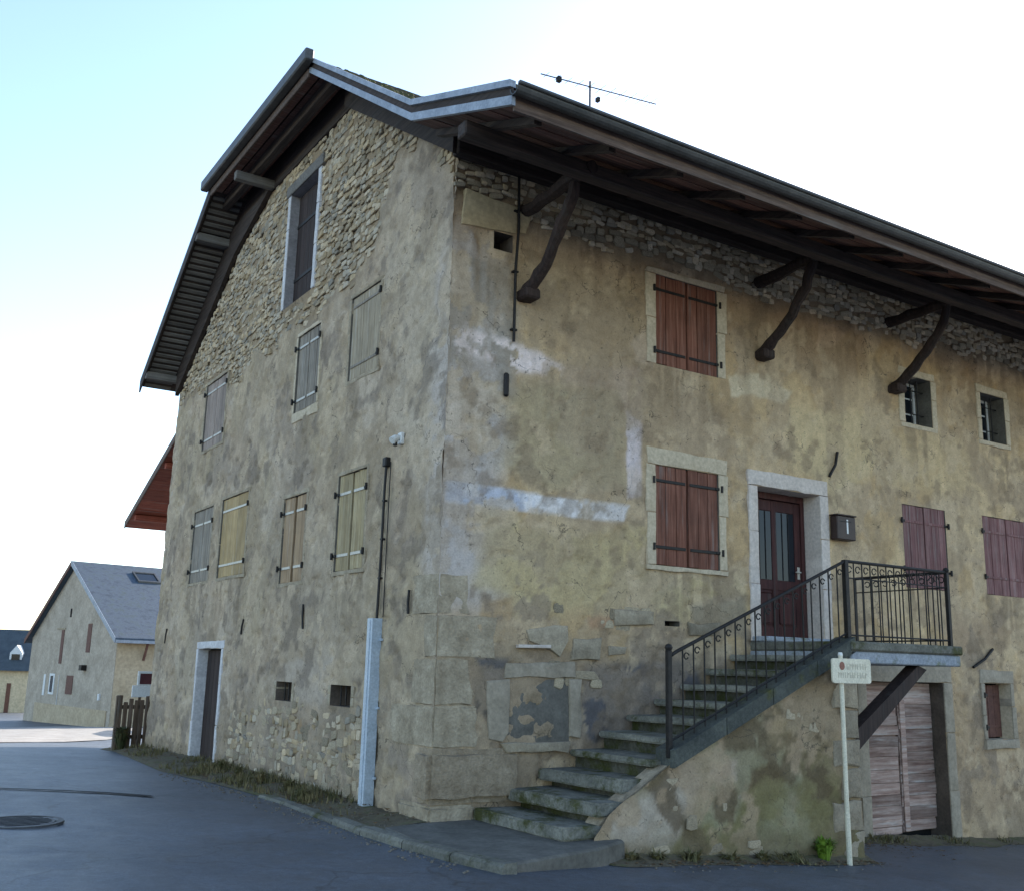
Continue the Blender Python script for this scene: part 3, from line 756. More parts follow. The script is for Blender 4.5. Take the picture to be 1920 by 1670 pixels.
rl = lay_rubble(1.7, 6.9, -.1, 1.35, lambda u, v: .85*float(rub_g(u, v) > .38), G_HOLES, None, 6, (.06, .15), (.09, .28))
allst = [('F',)+s for s in rf]+[('G',)+s for s in rg]+[('G',)+s for s in rl]
allst.sort(key=lambda s: -(s[3]*s[4])*(1.6 if s[0] == 'F' else 1.)/(1+.06*(s[1] if s[0] == 'G' else s[1]*.8)))
def st_mat(s):
    wall, u, v, w_, h, d, k, rot = s
    ca, sa = math.cos(rot), math.sin(rot)
    loc = Matrix(((w_*ca, 0, -h*sa, 0), (0, d, 0, 0), (w_*sa, 0, h*ca, 0), (0, 0, 0, 1)))
    rb = -.026
    if wall == 'F': return Matrix.Translation((u, -rb, v)) @ loc
    return Matrix.Translation((-rb, u, v)) @ Matrix.Rotation(-math.pi/2, 4, 'Z') @ loc
for s in allst[:300]:
    o = bpy.data.objects.new('stone', PROT_ME[s[6]]); link(o, house); o.matrix_local = st_mat(s)
V = []; Fc = []
for s in allst[300:]:
    M = np.array(st_mat(s)); me = PROT_ME[s[6]]; n = len(V)
    P = np.array([tuple(q.co)+(1,) for q in me.vertices]) @ M.T
    V += P[:, :3].tolist(); Fc += [tuple(i+n for i in p.vertices) for p in me.polygons]
o = mesh_obj('rubble_stones', V, Fc, 'rubble_mix', house, False, fix=False); o['kind'] = 'stuff'
at = o.data.color_attributes.new('Col', 'FLOAT_COLOR', 'POINT'); cc = []
for s in allst[300:]:
    k = random.uniform(.62, 1.32)*(1.25 if s[0] == 'F' else 1.); t_ = random.uniform(-.03, .03); cc += [(.44*k+t_, .355*k, .25*k-t_, 1)]*len(PROT_ME[s[6]].vertices)
at.data.foreach_set('color', np.array(cc, np.float32).ravel())
print('stones', len(allst))

# corner quoins and the stones of the walled-up window -------------------------
def quoin(ya, yb, pf, pg, mat='quoin', n=.03, name='quoin', bev=.012):
    cx = lambda y: 868-(y-285)*.0478
    z1 = FA(cx(ya), ya)[1]; z0 = FA(cx(yb), yb)[1]; ym = (ya+yb)/2
    uf = FA(pf, ym)[0]; ug = GA(pg, ym)[0]
    bm = bmesh.new(); bmesh.ops.create_cube(bm, size=1)
    for v in bm.verts: v.co = Vector((-n if v.co.x < 0 else uf, -n if v.co.y < 0 else ug, z0+.004 if v.co.z < 0 else z1-.004))
    bmesh.ops.bevel(bm, geom=bm.edges[:], offset=bev, segments=2, affect='EDGES')
    bmesh.ops.subdivide_edges(bm, edges=[e for e in bm.edges if e.calc_length() > .15], cuts=3, use_grid_fill=True)
    for v in bm.verts:
        c = v.co; c += Vector((random.gauss(0, .004), random.gauss(0, .004), random.gauss(0, .006)))
        k = float(fbm(np.array(c.x+c.y), np.array(c.z), 4., 3, 3.))-.5
        if c.x < n: c.x += k*.03
        if c.y < n: c.y += k*.03
        if c.x > uf-.03: c.x += .20*(float(fbm(np.array(c.z), np.array(uf), 3., 3))-.5)
        if c.y > ug-.03: c.y += .20*(float(fbm(np.array(c.z), np.array(ug), 3., 3))-.5)
    me = bpy.data.meshes.new(name); bm.to_mesh(me); bm.free()
    me.polygons.foreach_set('use_smooth', [True]*len(me.polygons)); me.set_sharp_from_angle(angle=math.radians(28)); me.materials.append(MATS[mat])
    return link(bpy.data.objects.new(name, me), house)
quoin(1072, 1150, 884, 775, n=.004)
quoin(1150, 1232, 930, 796, n=.006)
quoin(1233, 1322, 884, 774, n=.008)
quoin(1322, 1404, 890, 736, n=.022, bev=.02)
quoin(1404, 1508, 970, 782, 'boulder', n=.075, bev=.06)
quoin(1511, 1552, 885, 752, n=.04, bev=.03)
stone(FAC, PF((873, 354), (972, 391), (967, 440), (864, 419)), -.05, .022, 'yellow_block', 'corner_block', house, .012, .004)
stone(FAC, PF((974, 396), (996, 404), (985, 440), (971, 437)), -.05, .018, 'yellow_block', 'corner_block', house, .012, .005)
for pts, mt, n1 in (
    ([(1074, 1196), (1127, 1195), (1124, 1236), (1070, 1236)], 'stone', .03),
    ([(948, 1242), (1080, 1240), (1078, 1269), (946, 1270)], 'old_surround', .02),
    ([(912, 1276), (954, 1272), (952, 1374), (938, 1388), (914, 1386)], 'old_surround', .02),
    ([(1066, 1271), (1089, 1271), (1089, 1384), (1068, 1380)], 'old_surround', .018),
    ([(938, 1391), (1066, 1391), (1064, 1408), (948, 1409)], 'stone', .05),
    ([(985, 1178), (1066, 1172), (1066, 1200), (1050, 1232), (1030, 1216), (990, 1200)], 'stone', .022),
    ([(1140, 1212), (1175, 1212), (1172, 1226), (1140, 1228)], 'stone', .03),
    ([(1150, 1140), (1225, 1146), (1225, 1170), (1152, 1172)], 'stone', .02),
    ([(1290, 1166), (1350, 1166), (1340, 1192), (1295, 1190)], 'stone', .02)):
    stone(FAC, PF(*pts), -.05, n1, mt, 'stone', house, .02, .008)
stone(FAC, PF((966, 1207), (1028, 1208), (1028, 1215), (968, 1214)), -.05, .07, 'pale_surround', 'ledge_stone', house, .008, .003)
stone(FAC, PF((952, 1270), (1068, 1270), (1068, 1392), (952, 1392)), -.06, -.012, 'infill', 'window_infill', house, .01, .004)

# window surrounds ------------------------------------------------
def reveal(fr, r, depth, mat, back='dark_void', name='reveal', parent=None):
    u0, u1, v0, v1 = r; m = MB()
    P = [(u0, v0), (u1, v0), (u1, v1), (u0, v1)]
    V = [fr(u, v, .002) for u, v in P]+[fr(u, v, -depth) for u, v in P]
    o = mesh_obj(name, V, [(i, (i+1) % 4, 4+(i+1) % 4, 4+i) for i in range(4)], mat, parent or house, fix=False)
    c = ((u0+u1)/2, (v0+v1)/2)
    if back: mesh_obj('opening_back', [fr(u, v, -depth+.004) for u, v in P], [(0, 1, 2, 3)], back, parent or house, fix=False)
    return o
def surround(fr, r, wj, wl, ws, mat, n1=.012, sill_out=0., skip='', depth=.1, jag=.0):
    u0, u1, v0, v1 = r
    rg_ = lambda a, b: random.uniform(-jag, jag)
    if wl: stone(fr, [(u0-wj-rg_(0, 0), v1+.004), (u1+wj, v1+.004), (u1+wj+rg_(0, 0), v1+wl), (u0-wj, v1+wl+rg_(0, 0))], -depth, n1, mat, 'lintel', house, .012, .004)
    if ws: stone(fr, [(u0-wj, v0-ws), (u1+wj, v0-ws), (u1+wj, v0-.004), (u0-wj, v0-.004)], -depth, n1+sill_out, mat, 'sill', house, .012, .004)
    for a, b in ((u0-wj, u0-.004), (u1+.004, u1+wj)):
        zs = [v0, v0+(v1-v0)*random.uniform(.4, .6), v1]
        if v1-v0 > 1.6: zs = [v0, v0+(v1-v0)*.36, v0+(v1-v0)*.7, v1]
        for i in range(len(zs)-1):
            j = random.uniform(-jag, jag)
            aa, bb = (a-j, b) if a < u0 - .01 else (a, b+j)
            stone(fr, [(aa, zs[i]+.003), (bb, zs[i]+.003), (bb, zs[i+1]-.003), (aa, zs[i+1]-.003)], -depth, n1, mat, 'jamb', house, .01, .003)
surround(FAC, FW['up'][0], .15, .10, .0, 'surround', .012, jag=.05)
surround(FAC, FW['low'][0], .15, .20, .06, 'surround', .014, jag=.03)
for r in SWIN: surround(FAC, r, .12, .12, .08, 'surround', .012, jag=.03)
surround(FAC, FDOOR, .18, .22, 0, 'pale_surround', .02, depth=.34)
surround(FAC, CDOOR, .22, .28, 0, 'old_surround', .02, depth=.42, jag=.02)
surround(FAC, CWIN, .10, .20, .14, 'old_surround', .02, .03, depth=.2, jag=.02)
surround(GAB, ATTIC, .12, 0, .0, 'white_surround', .012, depth=.10)
surround(GAB, GDOOR, .11, .12, 0, 'white_surround', .014, depth=.10, jag=.02)
for k in ('A', 'B', 'C', 'D', 'E', 'G', 'H'):
    surround(GAB, GW[k][0], .07, .06, .06 if k != 'B' else .16, 'quoin' if k != 'B' else 'surround', .004, jag=.02)
for r in VENTS: surround(GAB, r, .10, .0, .0, 'quoin', .008, depth=.2); reveal(GAB, r, .35, 'dark_jamb', name='vent_reveal')
reveal(FAC, FVENT, .3, 'dark_jamb', name='vent_reveal'); reveal(FAC, PUT[0], .2, 'infill', name='wall_hole')
for k in FW: reveal(FAC, FW[k][0], .12, 'infill')
for k in GW: reveal(GAB, GW[k][0], .12, 'infill')
# vent grilles
for r in VENTS:
    for i in range(3):
        u = r[0]+(r[1]-r[0])*(i+1)/4; m = MB().tube([GAB(u, r[2]+.004, -.08), GAB(u, r[3]-.004, -.08)], .010, 6); m.build('vent_bar', 'iron', house)

# shutters -----------------------------------------------------------
def shutter(fr, r, mat, planks, straps, side, strap_mat, n0=-.045, batten=True):
    """one leaf; side = -1 hinged at u0, +1 at u1"""
    u0, u1, v0, v1 = r
    body = fbox(fr, u0+.006, u1-.006, v0+.012, v1-.012, n0-.02, n0-.001, .003).build('shutter', mat, house)
    wdt = (u1-u0-.008)/planks
    for i in range(planks):
        a = u0+.004+i*wdt; dv = random.gauss(0, .004)
        fbox(fr, a+.0045, a+wdt-.0045, v0+.004+dv, v1-.004+dv, n0, n0+.024+random.gauss(0, .0015), .004).build('plank', mat, body)
    for s in straps:
        v = v0+(v1-v0)*s
        ua, ub = (u0-.045, u1-.03) if side < 0 else (u0+.03, u1+.045)
        fbox(fr, ua if side > 0 else u0+.01, ub if side < 0 else u1-.01, v-.02, v+.02, n0+.0275, n0+.036, .003).build('strap', strap_mat, body)
        hp = ua if side < 0 else ub
        m = MB().tube([fr(hp, v-.045, .025), fr(hp, v+.045, .025)], .018, 8)
        a, b = (hp, u0+.05) if side < 0 else (u1-.05, hp)
        m2 = fbox(fr, a, b, v-.019, v+.019, -.005, .012, .003)
        m.add(m2.v, m2.f); m.build('hinge', 'iron', body)
    return body
def pair(fr, r, mat, planks, straps, strap_mat, gap=.012, n0=-.045):
    u0, u1, v0, v1 = r; c = (u0+u1)/2
    shutter(fr, (u0, c-gap/2, v0, v1), mat, planks, straps, -1, strap_mat, n0)
    shutter(fr, (c+gap/2, u1, v0, v1), mat, planks, straps, 1, strap_mat, n0)
pair(FAC, FW['up'][0], 'shutter_brown', 3, (.145, .835), 'iron', .012, -.035)
pair(FAC, FW['low'][0], 'shutter_brown', 3, (.18, .845), 'iron', .02, -.035)
pair(FAC, FW['red1'][0], 'shutter_red', 3, (.22, .80), 'shutter_red', .012, -.035)
pair(FAC, FW['red2'][0], 'shutter_red', 3, (.22, .80), 'shutter_red', .012, -.035)
pair(GAB, GW['B'][0], 'shutter_grey', 3, (.15, .84), 'strap_metal')
pair(GAB, GW['C'][0], 'shutter_pinkish', 3, (.15, .86), 'strap_metal')
pair(GAB, GW['D'][0], 'shutter_grey', 3, (.16, .80), 'strap_metal')
pair(GAB, GW['G'][0], 'shutter_orange', 2, (.17, .82), 'strap_metal', .07)
pair(GAB, GW['H'][0], 'shutter_olive', 3, (.16, .80), 'strap_metal', .03)
shutter(GAB, GW['A'][0], 'shutter_tan', 5, (.16, .88), -1, 'shutter_grey')
shutter(GAB, GW['E'][0], 'shutter_pine', 5, (.15, .84), -1, 'strap_metal')

# small barred windows -------------------------------------------
for r in SWIN:
    u0, u1, v0, v1 = r
    reveal(FAC, r, .36, 'infill', None)
    fr_ = MB()
    for a, b, c, d in ((u0, u1, v0, v0+.05), (u0, u1, v1-.05, v1), (u0, u0+.05, v0+.052, v1-.052), (u1-.05, u1, v0+.052, v1-.052)):
        mm = fbox(FAC, a+.002, b-.002, c+.002, d-.002, -.36, -.30, .004); fr_.add(mm.v, mm.f)
    wf = fr_.build('window_frame', 'white_paint', house)
    cu = (u0+u1)/2
    fbox(FAC, cu-.014, cu+.014, v0+.053, v1-.053, -.345, -.315, .003).build('glazing_bar', 'white_paint', wf)
    for j in (1, 2):
        v = v0+(v1-v0)*j/3; fbox(FAC, u0+.053, u1-.053, v-.012, v+.012, -.342, -.318, .003).build('glazing_bar', 'white_paint', wf)
    fbox(FAC, u0+.04, u1-.04, v0+.04, v1-.04, -.334, -.328, .001).build('pane', 'glass', wf)
    for j in (1, 2, 3):
        u = u0+(u1-u0)*j/4; MB().tube([FAC(u, v0+.002, -.14), FAC(u, v1-.002, -.14)], .011, 6).build('window_bar', 'iron', house)
    for j in (1, 2):
        v = v0+(v1-v0)*(j-.45)/2; MB().tube([FAC(u0+.002, v, -.155), FAC(u1-.002, v, -.155)], .009, 6).build('window_bar', 'iron', house)

# entrance door ----------------------------------------------------
u0, u1, v0, v1 = FDOOR
reveal(FAC, FDOOR, .36, 'pale_surround', None, 'door_reveal')
m = MB()
for a, b, c, d in ((u0+.01, u0+.08, v0, v1), (u1-.08, u1-.01, v0, v1), (u0+.082, u1-.082, v1-.10, v1)):
    mm = fbox(FAC, a, b, c+.003, d-.003, -.36, -.28, .006); m.add(mm.v, mm.f)
m.build('door_frame', 'door_wood', house)
a0, a1, b0, b1 = u0+.085, u1-.085, v0+.02, v1-.105
door = fbox(FAC, a0, a1, b0, b1, -.345, -.315, .004).build('entrance_door', 'door_wood', house)
st = [(a0+.01, a0+.13), ((a0+a1)/2-.05, (a0+a1)/2+.05), (a1-.13, a1-.01)]
for s in st: fbox(FAC, s[0], s[1], b0+.012, b1-.012, -.314, -.297, .005).build('door_stile', 'door_wood', door)
for c, d in ((b0+.02, b0+.2), (b0+.72, b0+.86), (b1-.16, b1-.02)):
    for s, t in ((st[0][1], st[1][0]), (st[1][1], st[2][0])): fbox(FAC, s+.002, t-.002, c, d, -.314, -.297, .005).build('door_rail', 'door_wood', door)
for s, t in ((st[0][1], st[1][0]), (st[1][1], st[2][0])):
    fbox(FAC, s+.02, t-.02, b0+.24, b0+.68, -.314, -.303, .02).build('door_panel', 'door_wood', door)
    fbox(FAC, s+.004, t-.004, b0+.864, b1-.164, -.314, -.309, .001).build('door_pane', 'glass', door)
    for k in (1, 2): 
        uu = s+(t-s)*k/3; MB().tube([FAC(uu, b0+.87, -.303), FAC(uu, b1-.17, -.303)], .006, 6).build('grille_bar', 'iron', door)
m = MB().tube([FAC(a1-.07, b0+1.0, -.296), FAC(a1-.07, b0+1.0, -.25), FAC(a1-.17, b0+1.0, -.245)], .011, 8)
mm = fbox(FAC, a1-.095, a1-.045, b0+.9, b0+1.08, -.296, -.288, .003); m.add(mm.v, mm.f); m.build('door_handle', 'strap_metal', door)

# cellar door: two leaves of old horizontal boards ------------------------
u0, u1, v0, v1 = CDOOR
reveal(FAC, CDOOR, .36, 'dark_jamb', 'dark_void', 'door_reveal')
zb = float(gz(8., 0))
bw = [u0+.01, (u0+u1)/2+.06, u1-.01]
for s in (0, 1):
    leaf = fbox(FAC, bw[s]+.02, bw[s+1]-.02, zb+.16-.06*s, v1-.03, -.28, -.25, .004).build('cellar_door', 'old_plank', house)
    v = zb+.05+.04*s
    while v < v1-.05:
        h = random.uniform(.13, .19); v2 = min(v+h, v1-.01)
        rr = random.gauss(0, .012); cut = abs(random.gauss(0, .02))
        tl = .03 if v < zb+.15 else 0
        m = MB(); ua, ub = bw[s]+.004+cut*.4, bw[s+1]-.004-cut
        tilt = random.gauss(0, .006)
        q = [FAC(ua, v+.004-tl*(1-s), -.25), FAC(ub, v+.004+tilt+tl, -.25), FAC(ub, v2-.004+tilt, -.25), FAC(ua, v2-.004, -.25)]
        m.prism(q, (0, -.026-abs(random.gauss(0, .005)), 0)); m.build('plank', 'old_plank', leaf)
        v = v2
    for ub in ((bw[s]+.10),):
        fbox(FAC, ub-.06, ub+.06, zb+.1, v1-.02, -.219, -.198, .006).build('door_stile', 'old_plank', leaf)
# small shutter window beside it
r = CWIN; reveal(FAC, r, .24, 'surround', 'dark_void')
shutter(FAC, (r[0]+.01, r[1]-.005, r[2]+.02, r[3]-.02), 'brown_paint', 4, (.2, .8), -1, 'brown_paint', -.21)

# gable door and attic hatch -----------------------------------------
u0, u1, v0, v1 = GDOOR
reveal(GAB, GDOOR, .22, 'white_surround', 'dark_void', 'door_reveal')
dl = fbox(GAB, u0+.02, u1-.02, v0+.03, v1-.02, -.21, -.185, .004).build('side_door', 'dark_timber', house)
for i in range(6):
    a = u0+.025+(u1-u0-.05)*i/6; fbox(GAB, a+.004, a+(u1-u0-.05)/6-.004, v0+.04, v1-.03, -.184, -.165, .004).build('plank', 'strut_timber', dl)
u0, u1, v0, v1 = ATTIC
reveal(GAB, ATTIC, .20, 'attic_jamb', 'dark_void', 'door_reveal')
dl = fbox(GAB, u0+.02, u1-.02, v0+.02, v1-.02, -.19, -.165, .004).build('attic_door', 'strut_timber', house)
for i in range(6):
    a = u0+.025+(u1-u0-.05)*i/6; fbox(GAB, a+.004, a+(u1-u0-.05)/6-.004, v0+.03, v1-.03, -.164, -.142, .004).build('plank', 'strut_timber', dl)
for s in (.25, .72): fbox(GAB, u0+.03, u1-.03, v0+(v1-v0)*s-.03, v0+(v1-v0)*s+.03, -.141, -.13, .003).build('strap', 'iron', dl)
fbox(GAB, u0-.2, u1+.2, v1+.004, v1+.2, -.3, .03, .01).build('timber_lintel', 'grey_batten', house)

# iron wall anchors -----------------------------------------------------
for (a, b) in (((1567, 848), (1552, 893)), ((1858, 1216), (1822, 1250))):
    p, q = FA(*a), FA(*b); mid = ((p[0]+q[0])/2+.02, (p[1]+q[1])/2-.01)
    MB().tube([FAC(*p, .03), FAC(*mid, .05), FAC(*q, .03)], .022, 8).build('wall_anchor', 'iron', house)
for (a, b) in (((570, 1132), (569, 1178)), ((458, 1160), (453, 1188)), ((769, 1105), (767, 1150)), ((314, 1178), (310, 1205))):
    p, q = GA(*a), GA(*b); MB().tube([GAB(*p, .012), GAB((p[0]+q[0])/2+.01, (p[1]+q[1])/2, .016), GAB(*q, .012)], .016, 6).build('wall_anchor', 'iron', house)
MB().cbox(*sorted((FA(948, 720)[0]-.04, FA(948, 720)[0]+.03)), -.05, .0, FA(948, 745)[1], FA(948, 700)[1], .02).build('wall_anchor', 'iron', house)

# ------------------------------------------------------------------ roof
OV = .70; S1 = .69; KY, KZ = -.20, 7.82; EY, EZ = -2.35, 6.98; S2 = .665; BY, BZ = 12.68, 7.38
fz = lambda y: KZ+S1*(y-KY); bz = lambda y: BZ+S2*(BY-y)
RY = (BZ+S2*BY-KZ+S1*KY)/(S1+S2); RZ = fz(RY); HZ = 10.3
HFY = KY+(HZ-KZ)/S1; HBY = BY-(HZ-BZ)/S2; HOV = .76; RX = 6.4
TH = .13
def slab(pts, t=TH):
    return MB().prism(pts, (0, 0, t))
roof = slab([(-OV, KY, KZ), (HL+.5, KY, KZ), (HL+.5, RY, RZ), (RX, RY, RZ), (-OV, HFY, HZ)]).build('roof', 'dark_timber', house)
slab([(-OV, EY, EZ), (HL+.5, EY, EZ), (HL+.5, KY-.003, KZ-.001), (-OV, KY-.003, KZ-.001)]).build('eave_deck', 'dark_timber', roof)
slab([(-OV, BY, BZ), (HL+.5, BY, BZ), (HL+.5, RY+.003, RZ), (RX, RY+.003, RZ), (-OV, HBY, HZ)]).build('roof_slope', 'dark_timber', roof)
slab([(-HOV, HFY-.05, HZ), (-HOV, HBY+.05, HZ), (RX-.01, RY, RZ-.01)]).build('roof_hip', 'dark_timber', roof)
# tile courses
def tiles(name, x0, x1, ya, za, yb, zb_, seed, off=TH):
    rs = np.random.default_rng(seed); Ls = math.hypot(yb-ya, zb_-za); k = int(Ls/.16); nx = int((x1-x0)/.2)
    tv = np.array([0, (yb-ya)/Ls, (zb_-za)/Ls]); nv = np.array([0, -(zb_-za)/Ls, (yb-ya)/Ls])
    if nv[2] < 0: nv = -nv
    V = []; Fc = []
    for j in range(k):
        for i in range(nx):
            x = x0+(i+.5*(j % 2)*.8)*(x1-x0)/nx; l0 = j*Ls/k+rs.normal(0, .008); lift = rs.normal(0, .006)
            w2 = (x1-x0)/nx*.97
            xa, xb = x, min(x+w2, x1)
            if yb > ya and x < RX and za+(zb_-za)*(j+1)/k > HZ+(x+OV)/(RX+OV)*(RZ-HZ)+.05: continue
            if yb < ya and x < RX and za+(zb_-za)*(j+1)/k > HZ+(x+OV)/(RX+OV)*(RZ-HZ)+.05: continue
            n = len(V)
            for (l, h0, h1) in ((l0-.03, .028+lift, .055+lift), (min(l0+.2, Ls), .002, .02)):
                for xx in (xa, xb):
                    base = np.array([xx, ya, za+off])+tv*l
                    V.append(base+nv*h0); V.append(base+nv*h1)
            Fc += [(n+1, n+3, n+7, n+5), (n, n+2, n+3, n+1), (n, n+1, n+5, n+4), (n+2, n+6, n+7, n+3)]
    o = mesh_obj(name, V, Fc, 'roof_tile', roof, fix=False); o['kind'] = 'stuff'
tiles('roof_tiles', -OV, HL+.5, EY, EZ, KY, KZ, 1)
tiles('roof_tiles', -OV, HL+.5, KY, KZ, RY, RZ, 2)
tiles('roof_tiles', -OV, HL+.5, BY, BZ, RY, RZ, 3)
V = []; Fc = []
for _ in range(150):
    if random.random() < .7: y = random.uniform(.0, HFY-.3); zz_ = fz(y)
    else: y = random.uniform(EY+.2, KY); zz_ = EZ+(KZ-EZ)*(y-EY)/(KY-EY)
    x = -OV+.05+abs(random.gauss(0, .5)); r_ = random.uniform(.02, .05); pv, pf_ = random.choice(PROT); n = len(V)
    V += [(x+a*r_*2, y+c_*r_*2, zz_+TH+.03-b*r_*.9) for a, b, c_ in pv]; Fc += [tuple(i+n for i in q) for q in pf_]
o = mesh_obj('roof_moss', V, Fc, 'moss', roof, True, fix=False); o['kind'] = 'stuff'
MB().tube([(RX, RY, RZ+.12), (HL+.5, RY, RZ+.12)], .07, 10).build('ridge_cap', 'roof_tile', roof)
# verge trim: zinc strips with a dark board between them
def verge(prof, x, zo0, zo1, xw, mat, name, parent=None):
    for (ya, za), (yb, zb_) in zip(prof[:-1], prof[1:]):
        m = MB(); s = 1 if yb > ya else -1
        m.prism([(x, ya, za+zo0), (x, yb, zb_+zo0), (x, yb, zb_+zo1), (x, ya, za+zo1)], (-xw, 0, 0)); m.build(name, mat, parent or roof)
PROF = [(EY-.06, EZ-.02), (KY, KZ), (HFY-.02, HZ-.015)]
verge(PROF, -OV+.02, .14, .215, .07, 'zinc', 'verge_flashing')
verge(PROF, -OV-.001, .05, .138, .012, 'dark_timber_y', 'barge_board')
verge(PROF, -OV+.02, -.05, .048, .045, 'zinc', 'verge_flashing')
PB = [(HBY+.02, HZ-.015), (BY+.04, BZ-.03)]
verge(PB, -OV+.02, .14, .19, .05, 'zinc', 'verge_flashing')
verge(PB, -OV-.001, -.10, .138, .03, 'dark_timber_y', 'barge_board')
# hip eave: metal gutter with a board below it
MB().cbox(-HOV-.12, -HOV+.02, HFY-.24, HBY+.22, HZ+.0, HZ+.20, .02).build('hip_gutter', 'gutter_metal', roof)
MB().cbox(-HOV+.022, -HOV+.06, HFY-.02, HBY, HZ-.14, HZ-.002, .008).build('hip_board', 'fascia_wood', roof)
MB().cbox(-.42, -.28, HFY-.3, HBY+.3, HZ-.22, HZ-.02, .012).build('hip_purlin', 'dark_timber_y', roof)
m = MB(); m.prism([(-.02, 3.2, 9.9), (-.02, 7.0, 9.9), (-.02, 9.4, HZ-.45), (-.02, 8.2, 10.55), (-.02, 6.3, 11.2), (-.02, 4.2, 10.75), (-.02, 3.0, 10.05)], (.05, 0, 0)); m.build('gablet_boards', 'dark_timber_y', roof)
for i in range(3): MB().cbox(-.70+.2*i, -.70+.2*i+.17, HFY+.02, HBY-.02, HZ-.012-.02, HZ-.005-.004, .002).build('soffit_board', 'soffit_board', roof)
# timbers where the gable wall meets the roof
m = MB(); m.prism([(-.10, -.1, 7.60), (-.10, 3.45, 9.93), (-.10, 3.45, fz(3.45)-.003), (-.10, -.1, fz(-.1)-.003)], (.10, 0, 0)); m.build('wall_rafter', 'dark_timber_y', roof)
m = MB(); m.prism([(-.08, 6.8, 9.93), (-.08, 8.7, 9.27), (-.08, 12.2, 7.17), (-.08, 12.2, bz(12.2)-.003), (-.08, 8.9, bz(8.9)-.003)], (.08, 0, 0)); m.build('wall_rafter', 'dark_timber_y', roof)
# purlin ends under the back verge and closely set roof battens
for (px, py) in ((514, 352), (430, 522), (338, 694)):
    y, z = GA(px, py); z = min(bz(y)-.02, HZ-.24)
    MB().cbox(-OV-.02, .05, y-.07, y+.07, z-.16, z, .01).build('purlin', 'grey_batten', roof)
nb = 34
for i in range(nb):
    y = HBY+.12+(BY-HBY-.2)*i/(nb-1); z = bz(y)
    m = MB(); m.prism([(-OV+.05, y-.028, z-.028+S2*.028), (-OV+.05, y+.028, z-.028-S2*.028), (-OV+.05, y+.028, z-.004-S2*.028), (-OV+.05, y-.028, z-.004+S2*.028)], (OV-.14, 0, 0)); m.build('roof_batten', 'grey_batten', roof)
# big front eave: soffit boards along the house, rafters, outer purlin, wall plate, fascia and gutter
SE = (KZ-EZ)/(KY-EY); nbd = 9; ez = lambda y: EZ+SE*(y-EY)
for i in range(nbd):
    ya = EY+.03+(KY+.1-EY)*i/nbd; yb = EY+.03+(KY+.1-EY)*(i+1)/nbd-.012
    for xa, xb in ((-OV+.06, 4.6), (4.61, 9.9), (9.91, HL)):
        d = abs(random.gauss(0, .006)); m = MB()
        m.prism([(xa, ya, ez(ya)-.022-d), (xa, yb, ez(yb)-.022-d), (xa, yb, ez(yb)-.004), (xa, ya, ez(ya)-.004)], (xb-xa, 0, 0)); m.build('soffit_board', 'soffit_board', roof)
x = -.35
while x < HL:
    m = MB(); ya, yb = EY+.10, -.12
    m.prism([(x, ya, ez(ya)-.12), (x, yb, ez(yb)-.12), (x, yb, ez(yb)-.03), (x, ya, ez(ya)-.03)], (.09, 0, 0)); m.build('rafter', 'dark_timber_y', roof); x += .95
MB().cbox(-OV+.05, HL, -1.38, -1.20, ez(-1.29)-.30, ez(-1.29)-.125, .015).build('purlin', 'dark_timber', roof)
MB().cbox(-.05, HL, -.16, -.005, 7.60, 7.80, .012).build('wall_plate', 'dark_timber', roof)
m = MB(); m.prism([(-OV+.03, EY-.03, EZ-.10), (-OV+.03, EY, EZ-.10), (-OV+.03, EY, EZ+.12), (-OV+.03, EY-.03, EZ+.12)], (HL+OV, 0, 0)); m.build('fascia_board', 'fascia_wood', roof)
m = MB(); n = 9; pro = [(EY-.11+.078*math.cos(math.pi+math.pi*i/(n-1)), EZ+.10+.085*math.sin(math.pi+math.pi*i/(n-1))) for i in range(n)]
inn = [(EY-.11+.068*math.cos(math.pi+math.pi*i/(n-1)), EZ+.10+.075*math.sin(math.pi+math.pi*i/(n-1))) for i in range(n)]
m.prism([(-OV-.03, a, b) for a, b in pro+inn[::-1]], (HL+OV, 0, 0)); m.build('gutter', 'gutter_metal', roof)
MB().cbox(-OV-.03, HL+.4, EY-.215, EY-.17, EZ+.085, EZ+.125, .01).build('gutter_lip', 'gutter_metal', roof)
m = MB(); m.prism([(-OV-.02, EY-.05, EZ+.125), (-OV-.02, EY+.25, EZ+.235), (-OV-.02, EY+.25, EZ+.25), (-OV-.02, EY-.05, EZ+.145)], (HL+OV, 0, 0)); m.build('eave_flashing', 'gutter_metal', roof)
def gnarl(pts, rs, n=14):
    pts = [np.array(p) for p in pts]; P = []; Q = []
    for i in range(n):
        t = i/(n-1)*(len(pts)-1); k = min(int(t), len(pts)-2); f = t-k
        p0, p1, p2, p3 = pts[max(k-1, 0)], pts[k], pts[k+1], pts[min(k+2, len(pts)-1)]
        p = .5*((2*p1)+(p2-p0)*f+(2*p0-5*p1+4*p2-p3)*f*f+(3*p1-p0-3*p2+p3)*f**3)
        if 0 < i < n-1: p = p+RNG.normal(0, .008, 3)
        P.append(tuple(p)); Q.append((rs[k]*(1-f)+rs[k+1]*f)*random.uniform(.88, 1.1))
    return P, Q
